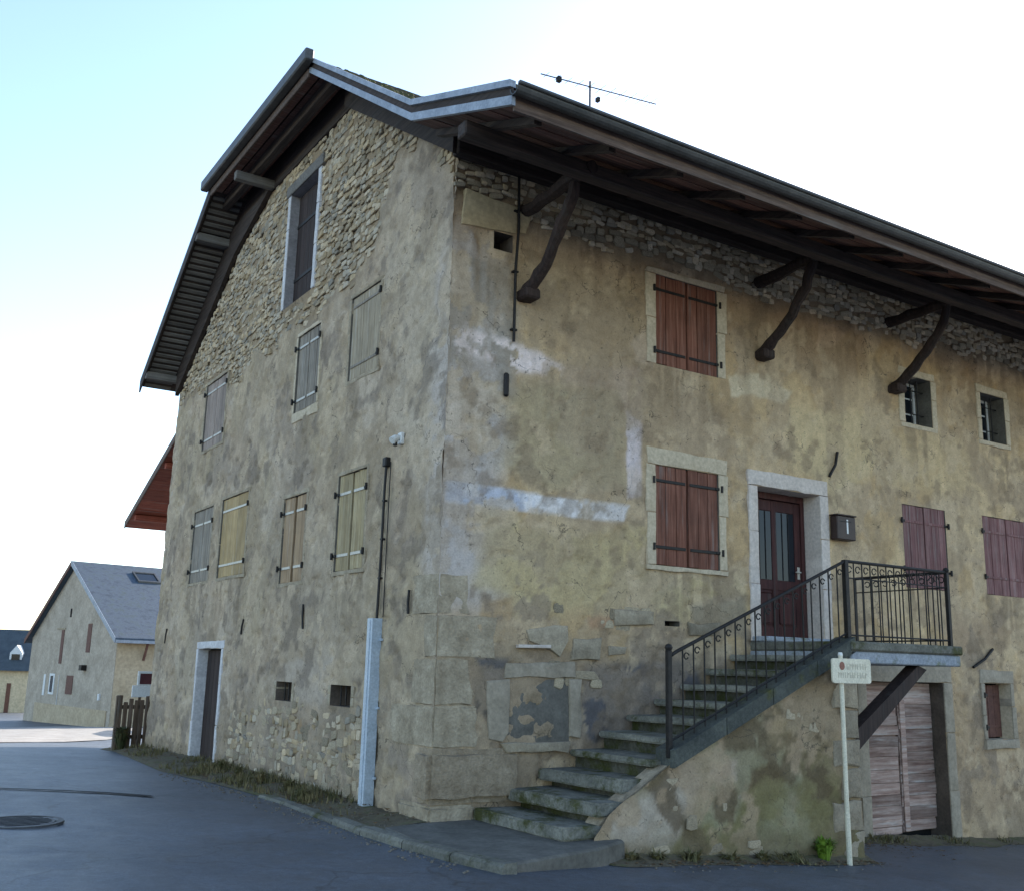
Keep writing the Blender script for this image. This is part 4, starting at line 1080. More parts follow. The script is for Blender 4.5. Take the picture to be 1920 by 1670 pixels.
# timber brackets carrying the eave
for (bx, bl) in ((1.03, 1.40), (5.12, 1.34), (8.09, 1.32), (12.3, 1.34)):
    zb_ = 7.20; br = MB()
    br.tube(*gnarl([(bx, .12, zb_-.03), (bx+.01, -.4, zb_-.02), (bx-.01, -.9, zb_+.005), (bx, -bl, zb_+.01)], [.085, .085, .08, .075], 10), 9)
    b = br.build('roof_bracket', 'strut_timber', house, True)
    k = random.uniform(-.02, .02)
    pts = [(bx+.02, -.03, 6.08), (bx+.03+k, -.26, 6.22), (bx+.01, -.56, 6.44), (bx-.03+k, -.84, 6.70), (bx-.01+k, -1.0, 6.96), (bx, -1.06, 7.16)]
    MB().tube(*gnarl(pts, [.085, .08, .075, .075, .068, .065]), 9).build('strut', 'strut_timber', b, True)
    MB().cbox(bx-.09, bx+.13, -.20, .06, 5.98, 6.12, .025).build('corbel', 'strut_timber', b)

# ================================================================== STAIRCASE
SY = -1.6
stair = thing('entrance_stairs', 'mossy stone outdoor stairs with plastered side wall rising to the front door landing', 'staircase', (3, -.8, -.3))
stair.location = (0, 0, 0)
xs_ = [.55, .98, 1.40, 1.83, 2.25, 2.68, 3.12, 3.55, 3.98, 4.42]; zs_ = [.06, .26, .46, .66, .86, 1.05, 1.23, 1.42, 1.61, 1.80]
for i, (xa, za) in enumerate(zip(xs_, zs_)):
    xb = (xs_+[4.86])[i+1]+.14; t = .075 if i > 2 else .13
    yo = SY+.04 if i < 2 else SY+.16
    sk = .05 if i < 3 else 0.
    bm = bmesh.new(); bmesh.ops.create_cube(bm, size=1)
    for v in bm.verts:
        yy = yo if v.co.y < 0 else -.02
        xx = (xa-.04 if v.co.x < 0 else xb)+(sk*random.uniform(1.6, 2.4) if v.co.y < 0 else 0)
        v.co = Vector((xx, yy, za-t if v.co.z < 0 else za+random.gauss(0, .006)))
    bmesh.ops.subdivide_edges(bm, edges=[e for e in bm.edges if abs((e.verts[0].co-e.verts[1].co).y) > .5], cuts=7)
    bmesh.ops.bevel(bm, geom=[e for e in bm.edges if e.calc_face_angle(0) > .6], offset=.018, segments=2, affect='EDGES')
    for v in bm.verts:
        kx = float(fbm(np.array(v.co.y*1.), np.array(za*9.), 2.2, 3))-.5; v.co.x += kx*.05 if v.co.x < (xa+xb)/2 else 0
        v.co.z += (float(fbm(np.array(v.co.x*2), np.array(v.co.y), 2.5, 3, za))-.5)*.02
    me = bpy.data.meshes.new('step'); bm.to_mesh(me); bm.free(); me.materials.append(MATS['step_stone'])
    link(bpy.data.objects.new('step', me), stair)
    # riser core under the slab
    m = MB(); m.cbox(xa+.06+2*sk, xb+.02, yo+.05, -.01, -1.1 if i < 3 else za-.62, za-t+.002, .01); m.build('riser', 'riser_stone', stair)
# coping line: along the front, from (2.0, .79) up to the landing
cz = lambda x: .79+(x-2.0)*(2.03-.79)/(4.86-2.0)
# side wall, front face as plastered rubble
def col_s(u, v):
    p = Paint(u, v, (.185, .16, .11))  # tones lowered overall, weaker sky light near the ground is in the colour
    p.blotch((.235, .205, .15), 1.3, .46, .6, .8, 5.)
    p.blotch((.135, .14, .07), 1.4, .46, .58, .8, 15., region=sstep(1.1, .1, v))
    p.blotch((.20, .215, .155), 1.8, .48, .6, .6, 25.)
    p.poly([FA(q[0], q[1], SY) for q in ((1140, 1545), (1250, 1450), (1290, 1410), (1320, 1470), (1250, 1600), (1145, 1590))], (.30, .295, .265), .08, .9)
    p.poly([FA(q[0], q[1], SY) for q in ((1450, 1330), (1560, 1290), (1580, 1380), (1480, 1400))], (.24, .21, .155), .1, .8)
    p.poly([FA(q[0], q[1], SY) for q in ((1330, 1440), (1380, 1430), (1375, 1460), (1335, 1470))], (.34, .31, .27), .05, .7)
    p.blotch((.09, .075, .05), 2.6, .52, .62, .8, 35.); p.blotch((.29, .25, .185), 2.3, .56, .62, .7, 65.)
    p.blotch((.27, .23, .14), 2., .54, .64, .6, 45., region=sstep(.5, 1.2, v))
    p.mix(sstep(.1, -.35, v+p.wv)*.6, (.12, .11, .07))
    return p.c*p.warm
def disp_s(u, v): return .07*(fbm(u, v, 1.5, 3, 3.)-.5)+.09*(fbm(u, v, 4.5, 4, 9.)-.5)
SFR = lambda u, v, n: (u, SY-n, v)
stop = lambda u: np.interp(u, [.95, 1.15, 2.0, 4.92], [-.05, .16, cz(2.0)-.16, cz(4.92)-.18])
house_keep = house
def stair_wall():
    us = np.arange(.95, 4.921, .035); vs = np.arange(-1.0, 1.95, .035)
    U, Vv = np.meshgrid(us, vs); Vc = np.minimum(Vv, stop(U)); n = disp_s(U, Vc)+.04*sstep(.2, -.7, Vc); C = col_s(U, Vc)
    P = [SFR(a, b, c) for a, b, c in zip(U.ravel(), Vc.ravel(), n.ravel())]; nu = len(us)
    Q = [(j*nu+i, j*nu+i+1, (j+1)*nu+i+1, (j+1)*nu+i) for j in range(len(vs)-1) for i in range(nu-1) if vs[j] < max(stop(us[i]), stop(us[i+1]))]
    me = bpy.data.meshes.new('side_wall'); me.from_pydata(P, [], Q)
    at = me.color_attributes.new('Col', 'FLOAT_COLOR', 'POINT'); cc = np.ones((len(P), 4), np.float32); cc[:, :3] = C.reshape(-1, 3)
    at.data.foreach_set('color', cc.ravel()); me.polygons.foreach_set('use_smooth', [True]*len(me.polygons)); me.materials.append(MATS['plaster'])
    return link(bpy.data.objects.new('side_wall', me), stair)
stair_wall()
m = MB(); m.prism([(.97, SY+.06, -1.1), (4.90, SY+.06, -1.1), (4.90, SY+.06, float(stop(4.9))-.01), (2.0, SY+.06, float(stop(2.))-.01), (1.15, SY+.06, .14), (.97, SY+.06, -.07)], (0, .24, 0)); m.build('wall_core', 'rubble', stair)
m = MB(); m.box(4.62, 4.90, SY+.31, -.01, -1.1, 1.70); m.build('end_wall', 'rubble', stair)
for (za, zb2, wd) in ((1.20, 1.58, .42), (.84, 1.17, .30), (.52, .81, .46), (.15, .49, .32), (-.2, .12, .5), (-.56, -.23, .34)):
    stone(SFR, [(4.93-wd, za), (4.94, za), (4.94, zb2), (4.93-wd, zb2)], -.3, .026, 'stone', 'quoin', stair, .02, .012)
ss = lay_rubble(1.3, 4.45, -.5, 1.6, lambda u, v: .32*float(fbm(u, v, 1.1, 4, 203.) > .5)*float(v < stop(u)-.12), [], None, 12, (.08, .17), (.12, .36))
for q in ss:
    cu, cv, w_, h, d, k, rot = q; o = bpy.data.objects.new('stone', PROT_ME[k]); link(o, stair)
    nn = float(disp_s(np.array(cu), np.array(cv)))+.04*float(sstep(.2, -.7, np.array(cv)))
    o.matrix_local = Matrix.Translation((cu, SY-nn+.016, cv)) @ Matrix.Rotation(-rot, 4, 'Y') @ Matrix.Diagonal((w_, d*.7, h, 1))
# coping stones
cl = [1.96, 2.72, 3.45, 4.2, 4.9]
for a, b in zip(cl[:-1], cl[1:]):
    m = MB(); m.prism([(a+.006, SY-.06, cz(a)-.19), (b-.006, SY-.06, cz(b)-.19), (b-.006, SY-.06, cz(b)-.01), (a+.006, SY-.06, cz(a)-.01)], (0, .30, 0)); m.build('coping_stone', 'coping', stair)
# landing
m = MB().cbox(4.80, 6.98, SY-.06, .02, 1.72, 1.865, .015); m.build('landing_slab', 'slab_edge', stair)
m = MB().cbox(4.80, 7.0, SY-.09, .02, 1.868, 1.985, .02); m.build('landing_top', 'kerb_stone', stair)
fbox(FAC, FDOOR[0]-.18, FDOOR[1]+.18, 1.99, 2.06, -.05, .30, .015).build('threshold', 'slab_edge', stair)
p, q = FA(1607, 1374, SY+.08), FA(1716, 1256, SY+.08)
m = MB(); dx, dz = q[0]-p[0], q[1]-p[1]; l = math.hypot(dx, dz); nx_, nz_ = -dz/l*.105, dx/l*.105
m.prism([(p[0]-.1-nx_, SY+.02, p[1]-.1-nz_), (q[0]+.1-nx_, SY+.02, q[1]+.1-nz_), (q[0]+.04+nx_, SY+.02, 1.718), (p[0]-.1+nx_, SY+.02, p[1]-.1+nz_)], (0, .18, 0)); m.build('brace', 'strut_timber', stair)
# railing
RX0, RX1, RX2 = 2.02, 4.88, 6.92; RYF = SY+.04
rz = lambda x: 1.74+(x-RX0)*(2.96-1.74)/(RX1-RX0)
rail = MB().tube([(RX0, RYF, rz(RX0)), (RX0+.08, RYF, rz(RX0+.1)), (RX1, RYF, 2.965), (RX2, RYF, 2.965), (RX2, -.03, 2.965)], .021, 8).build('railing', 'iron', stair)
MB().tube([(RX0, RYF, cz(RX0)+.06), (RX1, RYF, cz(RX1)+.05)], .012, 6).build('bottom_rail', 'iron', rail)
MB().tube([(RX1, RYF, 2.06), (RX2, RYF, 2.06), (RX2, -.03, 2.06)], .012, 6).build('bottom_rail', 'iron', rail)
MB().tube([(RX1, RYF, 2.76), (RX2, RYF, 2.76), (RX2, -.03, 2.76)], .009, 6).build('middle_rail', 'iron', rail)
def post(x, y, z0, z1, r=.024, ball=True):
    m = MB().cbox(x-r, x+r, y-r, y+r, z0, z1, .005)
    if ball:
        v = []; f = []
        for i in range(5):
            a = math.pi*i/4; rr = .042*math.sin(a)+.002
            v += [(x+rr*math.cos(k*math.tau/8), y+rr*math.sin(k*math.tau/8), z1+.03-.042*math.cos(a)) for k in range(8)]
        f = [(i*8+k, i*8+(k+1) % 8, (i+1)*8+(k+1) % 8, (i+1)*8+k) for i in range(4) for k in range(8)]
        m.add(v, f)
    m.build('post', 'iron', rail)
post(RX0-.04, RYF, cz(RX0)-.12, rz(RX0)+.05, .028); post(RX1, RYF, 1.98, 2.98, .032, False); post(RX2, RYF, 1.90, 2.96, .026); post(RX2, -.05, 2.0, 2.96, .018, False)
def ring(c, r, ax, name='scroll'):
    pts = []
    for i in range(11):
        a = i/10*1.75*math.pi+.3; rr = r*(1-.35*i/10)
        pts.append((c[0]+(rr*math.cos(a) if ax == 'x' else 0), c[1]+(rr*math.cos(a) if ax == 'y' else 0), c[2]+rr*math.sin(a)))
    MB().tube(pts, .008, 5).build(name, 'iron', rail)
nst = 18
for i in range(1, nst):
    x = RX0+(RX1-RX0)*i/nst; MB().tube([(x, RYF, cz(x)-.02), (x, RYF, rz(x))], .0095, 6).build('baluster', 'iron', rail)
    if i % 1 == 0 and i < nst: ring((x+.055, RYF, rz(x)-.075), .04, 'x')
for i in range(1, 13):
    x = RX1+(RX2-RX1)*i/13; MB().tube([(x, RYF, 1.98), (x, RYF, 2.965)], .0095, 6).build('baluster', 'iron', rail)
    ring((x-.08, RYF, 2.865), .048, 'x')
for i in range(1, 10):
    y = RYF+(-.05-RYF)*i/10; MB().tube([(RX2, y, 1.98), (RX2, y, 2.965)], .0095, 6).build('baluster', 'iron', rail)
    ring((RX2, y-.07, 2.865), .048, 'y')

# ================================================================== SMALL THINGS ON THE HOUSE
# letterbox
r = quadF((1555, 968), (1592, 970), (1592, 1014), (1557, 1012))
lb = thing('letterbox', 'dark brown metal letterbox on the wall beside the entrance door', 'letterbox', (r[0], 0, r[2]))
def lbx(*a): 
    mm = fbox(FAC, *a); mm.v = [(x-r[0], y, z-r[2]) for x, y, z in mm.v]; return mm
lbx(r[0], r[1]-.02, r[2], r[3], .005, .14, .012).build('body', 'letterbox_brown', lb)
lbx(r[0]-.01, r[1]-.01, r[3]+.001, r[3]+.022, .004, .16, .006).build('lid', 'letterbox_brown', lb)
lbx(r[0]+.20, r[0]+.235, r[2]+.09, r[2]+.30, .141, .144, .001).build('name_plate', 'white_plastic', lb)
lbx(r[0]+.06, r[0]+.30, r[3]-.09, r[3]-.075, .141, .146, .001).build('slot', 'iron', lb)
# wall sensor lamp on the gable
y, z = GA(755, 825)
wl = thing('wall_lamp', 'small white lamp fixed high on the gable wall above the black cable', 'lamp', (0, y, z))
MB().cbox(-.05, .005, -.045, .045, -.06, .09, .01).build('base', 'white_plastic', wl)
MB().tube([(-.051, 0, .03), (-.10, 0, .01), (-.15, -.01, -.03)], [.03, .045, .05], 10).build('head', 'white_plastic', wl)
MB().tube([(-.10, 0, -.04), (-.10, 0, -.085)], [.025, .03], 8).build('sensor', 'iron', wl)
# black cable and its metal cover
yc, zc = GA(729, 868); yb_, zb_ = GA(712, 1157)
cb = thing('power_cable', 'black cable running down the gable wall into the metal cover', 'cable', (0, yc, zc))
MB().tube([(-.03, 0, 0), (-.035, .01, -.3), (-.03, yb_-yc-.01, (zb_-zc)*.5), (-.04, yb_-yc, zb_-zc-.1)], .017, 6).build('cable', 'iron', cb)
MB().tube([(-.02, -.10, .0), (-.022, -.10, -.6), (-.02, yb_-yc-.13, zb_-zc)], .007, 5).build('thin_wire', 'iron', cb)
MB().cbox(-.07, .01, -.05, .05, -.05, .07, .012).build('bracket', 'iron', cb)
for s in (.25, .5, .75): MB().cbox(-.05, .0, (yb_-yc)*s-.03, (yb_-yc)*s+.03, (zb_-zc)*s-.012, (zb_-zc)*s+.012, .003).build('clip', 'iron', cb)
yv = 1.47
cv = thing('cable_cover', 'tall pale grey metal channel covering the cable at the foot of the gable', 'cable cover', (0, yv, -.06))
m = MB(); H0 = 2.17
for a, b, c, d in ((-.13, -.118, -.075, .075), (-.117, .0, -.075, -.063), (-.117, .0, .063, .075)): m.cbox(a, b, c, d, 0, H0, .002)
m.build('channel', 'conduit_metal', cv)
MB().cbox(-.139, -.1305, -.02, .02, .02, H0-.02, .003).build('centre_rib', 'conduit_metal', cv)
for zz in (.3, 1.1, 1.9):
    MB().cbox(-.03, .0, -.12, .12, zz, zz+.03, .003).build('fixing_strap', 'conduit_metal', cv)
# conduit on the facade
xa, za = FA(974, 330); xb, zb_ = FA(960, 642)
fc = thing('wall_conduit', 'thin rusty vertical conduit on the facade next to the first timber bracket', 'conduit', (xb, 0, zb_))
MB().tube([(xa-xb-.03, -.04, 7.62-zb_), (xa-xb-.02, -.045, 6.9-zb_), (0, -.04, .9), (0, -.04, 0)], .018, 6).build('tube', 'iron', fc)
for s in (.15, .9, 1.7): MB().cbox(-.04, .04, -.055, .0, s-.012, s+.012, .003).build('clip', 'iron', fc)
# TV aerial on the roof ridge
X0 = FA(1106, 200, RY)[0]; zt = FA(1106, 153, RY)[1]
an = thing('television_aerial', 'thin metal television aerial standing on the roof ridge', 'aerial', (X0, RY, RZ+.2))
MB().tube([(0, 0, 0), (0, 0, zt-RZ-.2)], .022, 6).build('mast', 'iron', an)
pa, pb = FA(1014, 139, RY), FA(1230, 196, RY)
MB().tube([(pa[0]-X0, 0, pa[1]-RZ-.2), (pb[0]-X0, 0, pb[1]-RZ-.2)], .013, 6).build('boom', 'gutter_metal', an)
for i in range(11):
    t = (i+.5)/11; x = pa[0]+(pb[0]-pa[0])*t-X0; z = pa[1]+(pb[1]-pa[1])*t-RZ-.2; l = .10+.16*t
    MB().tube([(x, -l, z+.012), (x, l, z+.012)], .005, 5).build('element', 'gutter_metal', an)
x, z = FA(1048, 151, RY); MB().cbox(x-X0-.05, x-X0+.05, -.05, .05, z-RZ-.24, z-RZ-.12, .01).build('junction_box', 'iron', an)
x, z = FA(1121, 190, RY); MB().cbox(x-X0-.04, x-X0+.04, -.05, .05, z-RZ-.22, z-RZ-.12, .01).build('amplifier', 'iron', an)

# ================================================================== ROAD-SIDE THINGS
px_, pz_ = FA(1594, 1628, -1.9); sx, sz0 = px_, float(gz(px_, -1.9))
sg = thing('street_sign', 'small cream street sign with a faded red mark on a slim cream post', 'sign', (sx, -1.9, sz0))
MB().tube([(0, 0, -.1), (-.01, 0, .55)], .030, 10).build('post', 'cream_paint', sg)
MB().tube([(-.01, 0, .55), (-.015, 0, 1.80-sz0)], .026, 10).build('post', 'cream_paint', sg)
MB().tube([(-.015, 0, 1.80-sz0), (-.015, 0, 1.835-sz0)], [.03, .022], 10).build('post_cap', 'white_plastic', sg)
b0, b1 = FA(1560, 1232, -1.95), FA(1634, 1279, -1.95)
u0, u1, v0, v1 = b0[0]-sx, b1[0]-sx, 1.485-sz0, 1.765-sz0
m = MB(); c = .035; pts = []
for (cx, cy, a0) in ((u1-c, v1-c, 0), (u0+c, v1-c, 90), (u0+c, v0+c, 180), (u1-c, v0+c, 270)):
    pts += [(cx+c*math.cos(math.radians(a0+30*i)), -.05, cy+c*math.sin(math.radians(a0+30*i))) for i in range(4)]
bd = m.prism(pts, (0, .02, 0)).build('board', 'cream_paint', sg)
m = MB(); cx, cy = u0+.165, v1-.085
m.prism([(cx+.045*math.cos(k*math.tau/14), -.0535, cy+.048*math.sin(k*math.tau/14)) for k in range(14)], (0, .003, 0)); m.build('emblem', 'sign_mark', bd)
# two rows of worn, unreadable strokes standing for the faded lettering
for row, (ua, ub, vb, h) in enumerate(((u0+.25, u1-.10, v1-.125, .07), (u0+.10, u1-.08, v0+.06, .065))):
    u = ua
    while u < ub:
        ww = random.uniform(.022, .036); m = MB()
        m.box(u, u+.007, -.0535, -.0505, vb, vb+h)
        if random.random() < .8: m.box(u+.0071, u+ww, -.0535, -.0505, vb+random.choice((0, h*.45, h-.008)), vb+random.choice((.008, h*.45+.008, h)) if False else vb+h*.55)
        m.build('faded_letter', 'sign_letter', bd); u += ww+.014
# plants by the stair wall
def plant(name, label, loc, n, h, sp, mat, group=None, wide=.03):
    t = thing(name, label, 'plant', loc, group); V = []; Fc = []
    for _ in range(n):
        a = random.uniform(0, math.tau); l = h*random.uniform(.5, 1.1); r = sp*random.uniform(.2, 1.); w_ = wide*random.uniform(.6, 1.2)
        dx, dy = math.cos(a), math.sin(a); wx, wy = -dy*w_, dx*w_; k = len(V); o = random.uniform(0, .06)
        V += [(dx*o-wx*.2, dy*o-wy*.2, 0), (dx*o+wx*.2, dy*o+wy*.2, 0), (dx*r*.5+wx, dy*r*.5+wy, l*.75), (dx*r*.5-wx, dy*r*.5-wy, l*.75), (dx*r, dy*r, l*.8+random.gauss(0, .03))]
        Fc += [(k, k+1, k+2, k+3), (k+3, k+2, k+4)]
    mesh_obj('leaves', V, Fc, mat, t, fix=False)
    return t
x, z = FA(1545, 1585, SY-.12); plant('leafy_weed', 'bright yellow-green weed growing at the stair wall beside the sign post', (x, SY-.12, float(gz(x, SY-.12))), 90, .30, .20, 'bright_plant')
for px in (1180, 1230, 1300, 1370, 1430, 1490):
    x, z = FA(px, 1600, SY-.1); plant('weed_tuft', 'low dark tuft of weeds and leaves at the foot of the stair wall', (x, SY-.10, float(gz(x, SY-.1))), 50, .11, .22, 'grass_mat', 'tufts along the stair wall', .02)
for (yy) in (2.6, 3.4, 4.3, 5.2, 6.3):
    xk = -.25-random.random()*.3; plant('grass_tuft', 'taller tuft of straw and green grass on the verge under the gable', (xk, yy, verge_z(xk, yy)), 70, .16, .22, 'grass_mat', 'tufts along the gable verge', .010)

bx_, by_ = -.42, 12.45; plant('bramble_bush', 'dark leafy bramble growing against the end of the wooden fence', (bx_, by_, verge_z(bx_, by_)-.03), 160, .55, .30, 'dark_leaf', None, .03)
V = []; Fc = []
for _ in range(700):
    q = random.random()
    if q < .35: y = random.uniform(-2.2, 6.5); x = float(kerb_x(y))-.08-abs(random.gauss(0, .16)); z = float(gz(x, y))
    elif q < .75: x = random.uniform(1., 12.); y = (-1.72 if x < 5 else -.15)-abs(random.gauss(0, .25)); z = float(gz(x, y))
    else: y = random.uniform(-.1, 7); k = float(kerb_x(y)); x = random.uniform(k+.06, -.04); z = verge_z(x, y)
    r_ = random.uniform(.005, .014); pv, pf_ = random.choice(PROT); n = len(V); a = random.uniform(0, math.tau)
    V += [(x+(p0*math.cos(a)-p2*math.sin(a))*r_*2, y+(p0*math.sin(a)+p2*math.cos(a))*r_*2, z-p1*r_) for p0, p1, p2 in pv]; Fc += [tuple(i+n for i in t_) for t_ in pf_]
o = mesh_obj('grit', V, Fc, 'pebble', None, False, fix=False); o['kind'] = 'stuff'; tag(o, 'loose grit and pebbles along the kerb and walls', 'gravel')
# fence and board behind the far corner
fn = thing('wooden_fence', 'short dark wooden fence closing the gap at the far house corner', 'fence', (-.3, 12.7, float(gz(-.3, 12.7))))
z0 = float(gz(-.3, 12.7))
for i in range(6):
    x = -.20+.11*i; h = random.uniform(.98, 1.14)
    MB().cbox(x, x+.085, -.02, .01, .04, h, .008).build('board', 'fence_wood', fn)
for h in (.25, .85): MB().cbox(-.2, .5, .012, .06, h, h+.08, .008).build('rail', 'fence_wood', fn)
for x in (-.22, .44): MB().cbox(x, x+.09, .062, .15, -.2, 1.12, .01).build('post', 'fence_wood', fn)
nb_ = thing('notice_board', 'white framed board with a dark red panel above the wooden fence', 'board', (.45, 15.2, float(gz(.45, 15.2))))
zz = 15.2; a = FA(246, 1306, zz); b = FA(292, 1258, zz); g0 = float(gz(.45, zz)); X = .45
mid = a[1]+(b[1]-a[1])*.45
MB().cbox(a[0]-X, b[0]-X, -.03, .02, a[1]-g0, mid-g0, .008).build('white_panel', 'white_paint', nb_)
MB().cbox(a[0]-X+.10, b[0]-X, -.03, .02, mid-g0+.002, b[1]-g0, .008).build('frame', 'white_paint', nb_)
MB().cbox(a[0]-X+.15, b[0]-X-.04, -.036, -.031, mid-g0+.03, b[1]-g0-.05, .002).build('red_panel', 'maroon', nb_)
for x in (a[0]-X+.2, b[0]-X-.1): MB().cbox(x-.03, x+.03, .022, .07, -.2, mid-g0, .006).build('post', 'fence_wood', nb_)

# ================================================================== NEIGHBOUR AND FAR HOUSES
XN = .8; ya, za = GA(235, 986, XN); yb_, zb_ = GA(320, 840, XN); sl_ = (zb_-za)/(ya-yb_)
nh = thing('neighbour_house', 'house behind the old house showing only a red-brown boarded roof overhang', 'house', (8, 15, float(gz(8, 15))))
nh.location = (0, 0, 0)
ry = 13.4; rzz = za+sl_*(ya-ry)
m = MB(); m.prism([(XN, ya, za), (XN, ry, rzz), (XN, ry, rzz+.16), (XN, ya, za+.16)], (14, 0, 0)); rf_ = m.build('roof', 'slate', nh)
m = MB(); m.prism([(XN-.03, ya+.02, za-.06), (XN-.03, ry, rzz-.06), (XN-.03, ry, rzz+.13), (XN-.03, ya+.02, za+.13)], (.028, 0, 0)); m.build('verge_board', 'fascia_wood', rf_)
k = 12
for i in range(k):
    y1 = ya-(ya-ry)*i/k; y2 = ya-(ya-ry)*(i+1)/k+.015; f_ = lambda y: za+sl_*(ya-y)
    m = MB(); m.prism([(XN+.01, y1, f_(y1)-.03), (XN+.01, y2, f_(y2)-.03), (XN+.01, y2, f_(y2)-.004), (XN+.01, y1, f_(y1)-.004)], (3.6, 0, 0)); m.build('soffit_board', 'red_soffit', rf_)
for s in (.12, .55, .9):
    y = ya-(ya-ry)*s; z = za+sl_*(ya-y); MB().cbox(XN+.06, XN+4, y-.07, y+.07, z-.19, z-.035, .01).build('purlin', 'red_soffit', rf_)
m = MB(); m.prism([(3.0, ya-1.4, -2.), (3.0, ry, -2.), (3.0, ry, rzz-.05), (3.0, ya-1.4, za+sl_*1.4-.05)], (11, 0, 0)); m.build('wall', 'barn_wall', nh)

def vplane(px, py, P, d):          # pixel -> point on the vertical plane through P with horizontal direction d
    r = ray(px, py); n = np.array([-d[1], d[0], 0.]); t = (n @ (np.array(P)-CAM))/(n @ r); return CAM+t*r
def far_house(name, label, A, B, apex_px, base_z, eave_h, wall_m, side_m, roof_m, length, over, parts):
    """gable between ground points A (far) and B (near corner); the body runs away from the gable"""
    A = np.array([*A, base_z]); B = np.array([*B, base_z]); d = (B-A)/np.linalg.norm(B-A); W = np.linalg.norm(B-A)
    nrm = np.array([d[1], -d[0], 0.])
    e = np.array([-nrm[0], -nrm[1], 0.])
    if e @ np.array([1, 0, 0]) < 0: e = -e          # body extends towards +x
    ap = vplane(*apex_px, A, d); ah = ap[2]-base_z; aw = float((ap-A) @ d)
    t = thing(name, label, 'house', (A+B)/2)
    O = (A+B)/2
    L = lambda w_, h, k: tuple(A+d*w_+e*k+np.array([0, 0, h])-O)
    m = MB(); m.prism([L(0, -1.5, 0), L(W, -1.5, 0), L(W, eave_h, 0), L(aw, ah-.25, 0), L(0, eave_h, 0)], tuple(e*length)); m.build('wall', wall_m, t)
    if side_m:
        P = [L(W+.01, -1.5, .02), L(W+.01, -1.5, length-.02), L(W+.01, eave_h, length-.02), L(W+.01, eave_h, .02)]
        m = MB(); m.prism(P, tuple(d*.03)); m.build('side_wall', side_m, t)
    s1 = (ah-eave_h)/aw; s2 = (ah-eave_h)/(W-aw)
    def plane(w0, h0, w1, h1, nm):
        q = [L(w0, h0, -.3), L(w1, h1, -.3), L(w1, h1+.22, -.3), L(w0, h0+.22, -.3)]
        return MB().prism(q, tuple(e*(length+.6))).build(nm, roof_m, t)
    p1 = plane(-over, eave_h-s1*over-.2, aw, ah-.2, 'roof'); p2 = plane(aw+.01, ah-.2, W+over, eave_h-s2*over-.2, 'roof')
    for (w0, h0, w1, h1, mt) in ((-over, eave_h-s1*over-.2, aw, ah-.2, 'brown_paint'), (aw, ah-.2, W+over, eave_h-s2*over-.2, 'zinc')):
        q = [L(w0, h0-.05, -.34), L(w1, h1-.05, -.34), L(w1, h1+.25, -.34), L(w0, h0+.25, -.34)]
        MB().prism(q, tuple(e*.035)).build('verge_board', mt, p1 if mt == 'brown_paint' else p2)
    return t, L, d, e, A, W, aw, ah, (s2, p2), O
A = GR(43, 1347, -2.3); B = GR(203, 1362, -2.0)
H1 = far_house('stone_barn', 'beige stone gabled house with blue-grey slate roof down the street', A, B, (145, 1052), -2.15, 5.0, 'barn_wall', 'barn_side', 'slate', 16, .5, None)
t, L, d, e, A3, W, aw, ah, (s2, p2), O = H1
def gpx(px, py): 
    q = vplane(px, py, A3, d); return float((q-A3) @ d), float(q[2]-A3[2])
def far_rect(nm, mat, x0, y0, x1, y1, th=.06, off=.03, parent=None):
    a, b = gpx(x0, y1), gpx(x1, y0)
    w0, w1 = sorted((a[0], b[0])); h0, h1 = sorted((a[1], b[1]))
    m = MB(); m.prism([L(w0, h0, -off), L(w1, h0, -off), L(w1, h1, -off), L(w0, h1, -off)], tuple(e*(off-.004))); return m.build(nm, mat, parent or t)
far_rect('shutter', 'brown_paint', 110, 1180, 122, 1243); far_rect('shutter', 'brown_paint', 161, 1168, 174, 1222)
far_rect('lintel', 'quoin', 108, 1176, 124, 1179, off=.04)
wn = far_rect('window', 'white_paint', 90, 1262, 104, 1300); far_rect('pane', 'glass', 93, 1266, 101, 1296, off=.05, parent=wn)
far_rect('shutter', 'white_paint', 79, 1263, 87, 1302); far_rect('shutter', 'white_paint', 105, 1264, 112, 1322)
far_rect('door', 'brown_paint', 122, 1266, 138, 1300); far_rect('lamp_bracket', 'iron', 157, 1246, 163, 1256, off=.3)
far_rect('drainpipe', 'white_paint', 185, 1300, 189, 1312, off=.1); far_rect('attic_slit', 'dark_void', 132, 1140, 136, 1156)
far_rect('plinth', 'barn_side', 62, 1332, 200, 1352, off=.05)
# skylight, gutter and eave prop on the street side
def rp(w_, k, up): return tuple(np.array(L(w_, ah-(w_-aw)*s2+.02+up, k)))
w0 = aw+(W-aw)*.12
m = MB()
for (wa, wb, ka, kb_) in ((w0, w0+1.1, 3.0, 3.1), (w0, w0+1.1, 4.3, 4.4), (w0, w0+.1, 3.1, 4.3), (w0+1.0, w0+1.1, 3.1, 4.3)):
    m.prism([rp(wa, ka, 0), rp(wb, ka, 0), rp(wb, kb_, 0), rp(wa, kb_, 0)], (0, 0, .12))
sk = m.build('skylight', 'gutter_metal', t); m = MB(); m.prism([rp(w0+.1, 3.1, 0), rp(w0+1., 3.1, 0), rp(w0+1., 4.3, 0), rp(w0+.1, 4.3, 0)], (0, 0, .06)); m.build('pane', 'glass', sk)
m = MB(); q = [L(W+.52, 5.0-s2*.5-.24, -.3), L(W+.66, 5.0-s2*.5-.24, -.3), L(W+.66, 5.0-s2*.5-.08, -.3), L(W+.52, 5.0-s2*.5-.08, -.3)]; m.prism(q, tuple(e*16.6)); m.build('gutter', 'zinc', t)
MB().tube([L(W+.06, 3.6, 1.5), L(W+.5, 4.6, 1.5)], .07, 6).build('eave_prop', 'brown_paint', t)
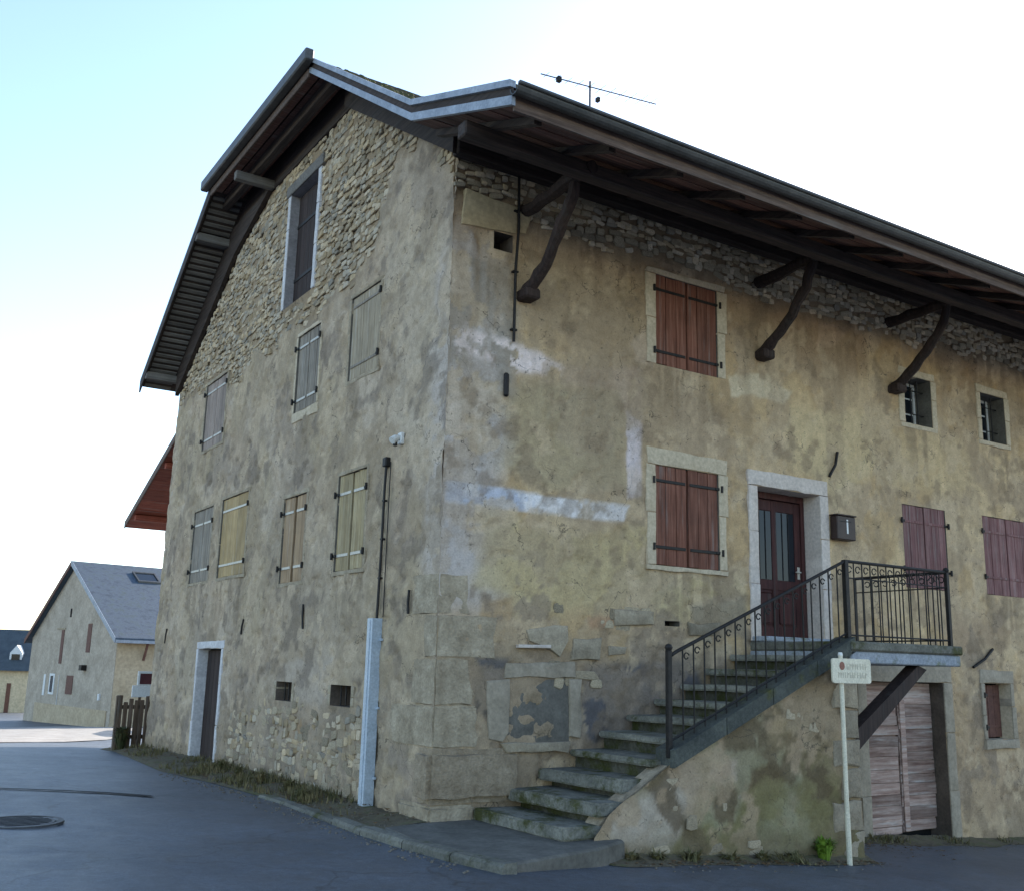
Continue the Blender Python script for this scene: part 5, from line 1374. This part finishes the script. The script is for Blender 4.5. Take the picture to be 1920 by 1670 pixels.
for k_ in (2.6, 6.5, 10.):
    m = MB(); m.prism([L(W+.045, 1.2, k_), L(W+.045, 1.2, k_+1.), L(W+.045, 2.6, k_+1.), L(W+.045, 2.6, k_)], tuple(d*.05)); m.build('shutter', 'brown_paint', t)
# low cottage further on
A = GR(-160, 1338, -3.0); B = GR(46, 1341, -3.0)
D2 = np.array([B[0]-A[0], B[1]-A[1]]); D2 /= np.linalg.norm(D2)
ct = thing('low_cottage', 'low cream cottage with dark slate roof and brown door beyond the stone barn', 'house', (A[0], A[1], -3.0))
n2 = np.array([-D2[1], D2[0]]); ln = math.hypot(B[0]-A[0], B[1]-A[1])
if n2 @ np.array([A[0]-CAM[0], A[1]-CAM[1]]) < 0: n2 = -n2
dist = math.hypot(A[0]-CAM[0], A[1]-CAM[1])
K = lambda a, h, b: (D2[0]*a+n2[0]*b, D2[1]*a+n2[1]*b, h)
P3 = np.array([A[0], A[1], -3.]); d3 = np.array([D2[0], D2[1], 0.])
def cpx(px, py):
    q = vplane(px, py, P3, d3); return float((q-P3) @ d3), float(q[2]+3.)
he = cpx(20, 1250)[1]; hr = cpx(20, 1192)[1]
m = MB(); m.prism([K(0, -2, 0), K(ln, -2, 0), K(ln, he, 0), K(0, he, 0)], (n2[0]*7, n2[1]*7, 0)); m.build('wall', 'cottage_wall', ct)
m = MB(); m.prism([K(-.4, he-.25, -.5), K(-.4, hr+.6, 3.5), K(-.4, he-.25, 7.5)], (D2[0]*(ln+.8), D2[1]*(ln+.8), 0)); crf = m.build('roof', 'slate_dark', ct)
def crect(nm, mat, x0, y0, x1, y1, off=.04):
    a, b = cpx(x0, y1), cpx(x1, y0); m = MB(); m.prism([K(a[0], a[1], -off), K(b[0], a[1], -off), K(b[0], b[1], -off), K(a[0], b[1], -off)], (n2[0]*(off-.004), n2[1]*(off-.004), 0)); return m.build(nm, mat, ct)
crect('door', 'door_red', 6, 1280, 21, 1337); crect('window', 'brown_paint', -40, 1280, -22, 1305)
for px in (27, -30):
    a = cpx(px, 1222); dm = MB(); dm.prism([K(a[0]-.45, he+.1, .55), K(a[0]+.45, he+.1, .55), K(a[0]+.45, he+1.1, .55), K(a[0], he+1.7, .55), K(a[0]-.45, he+1.1, .55)], (n2[0]*2., n2[1]*2., 0)); do = dm.build('dormer', 'white_paint', ct)
    m = MB(); m.prism([K(a[0]-.3, he+.25, .5), K(a[0]+.3, he+.25, .5), K(a[0]+.3, he+1.0, .5), K(a[0]-.3, he+1.0, .5)], (n2[0]*.046, n2[1]*.046, 0)); m.build('pane', 'glass', do)
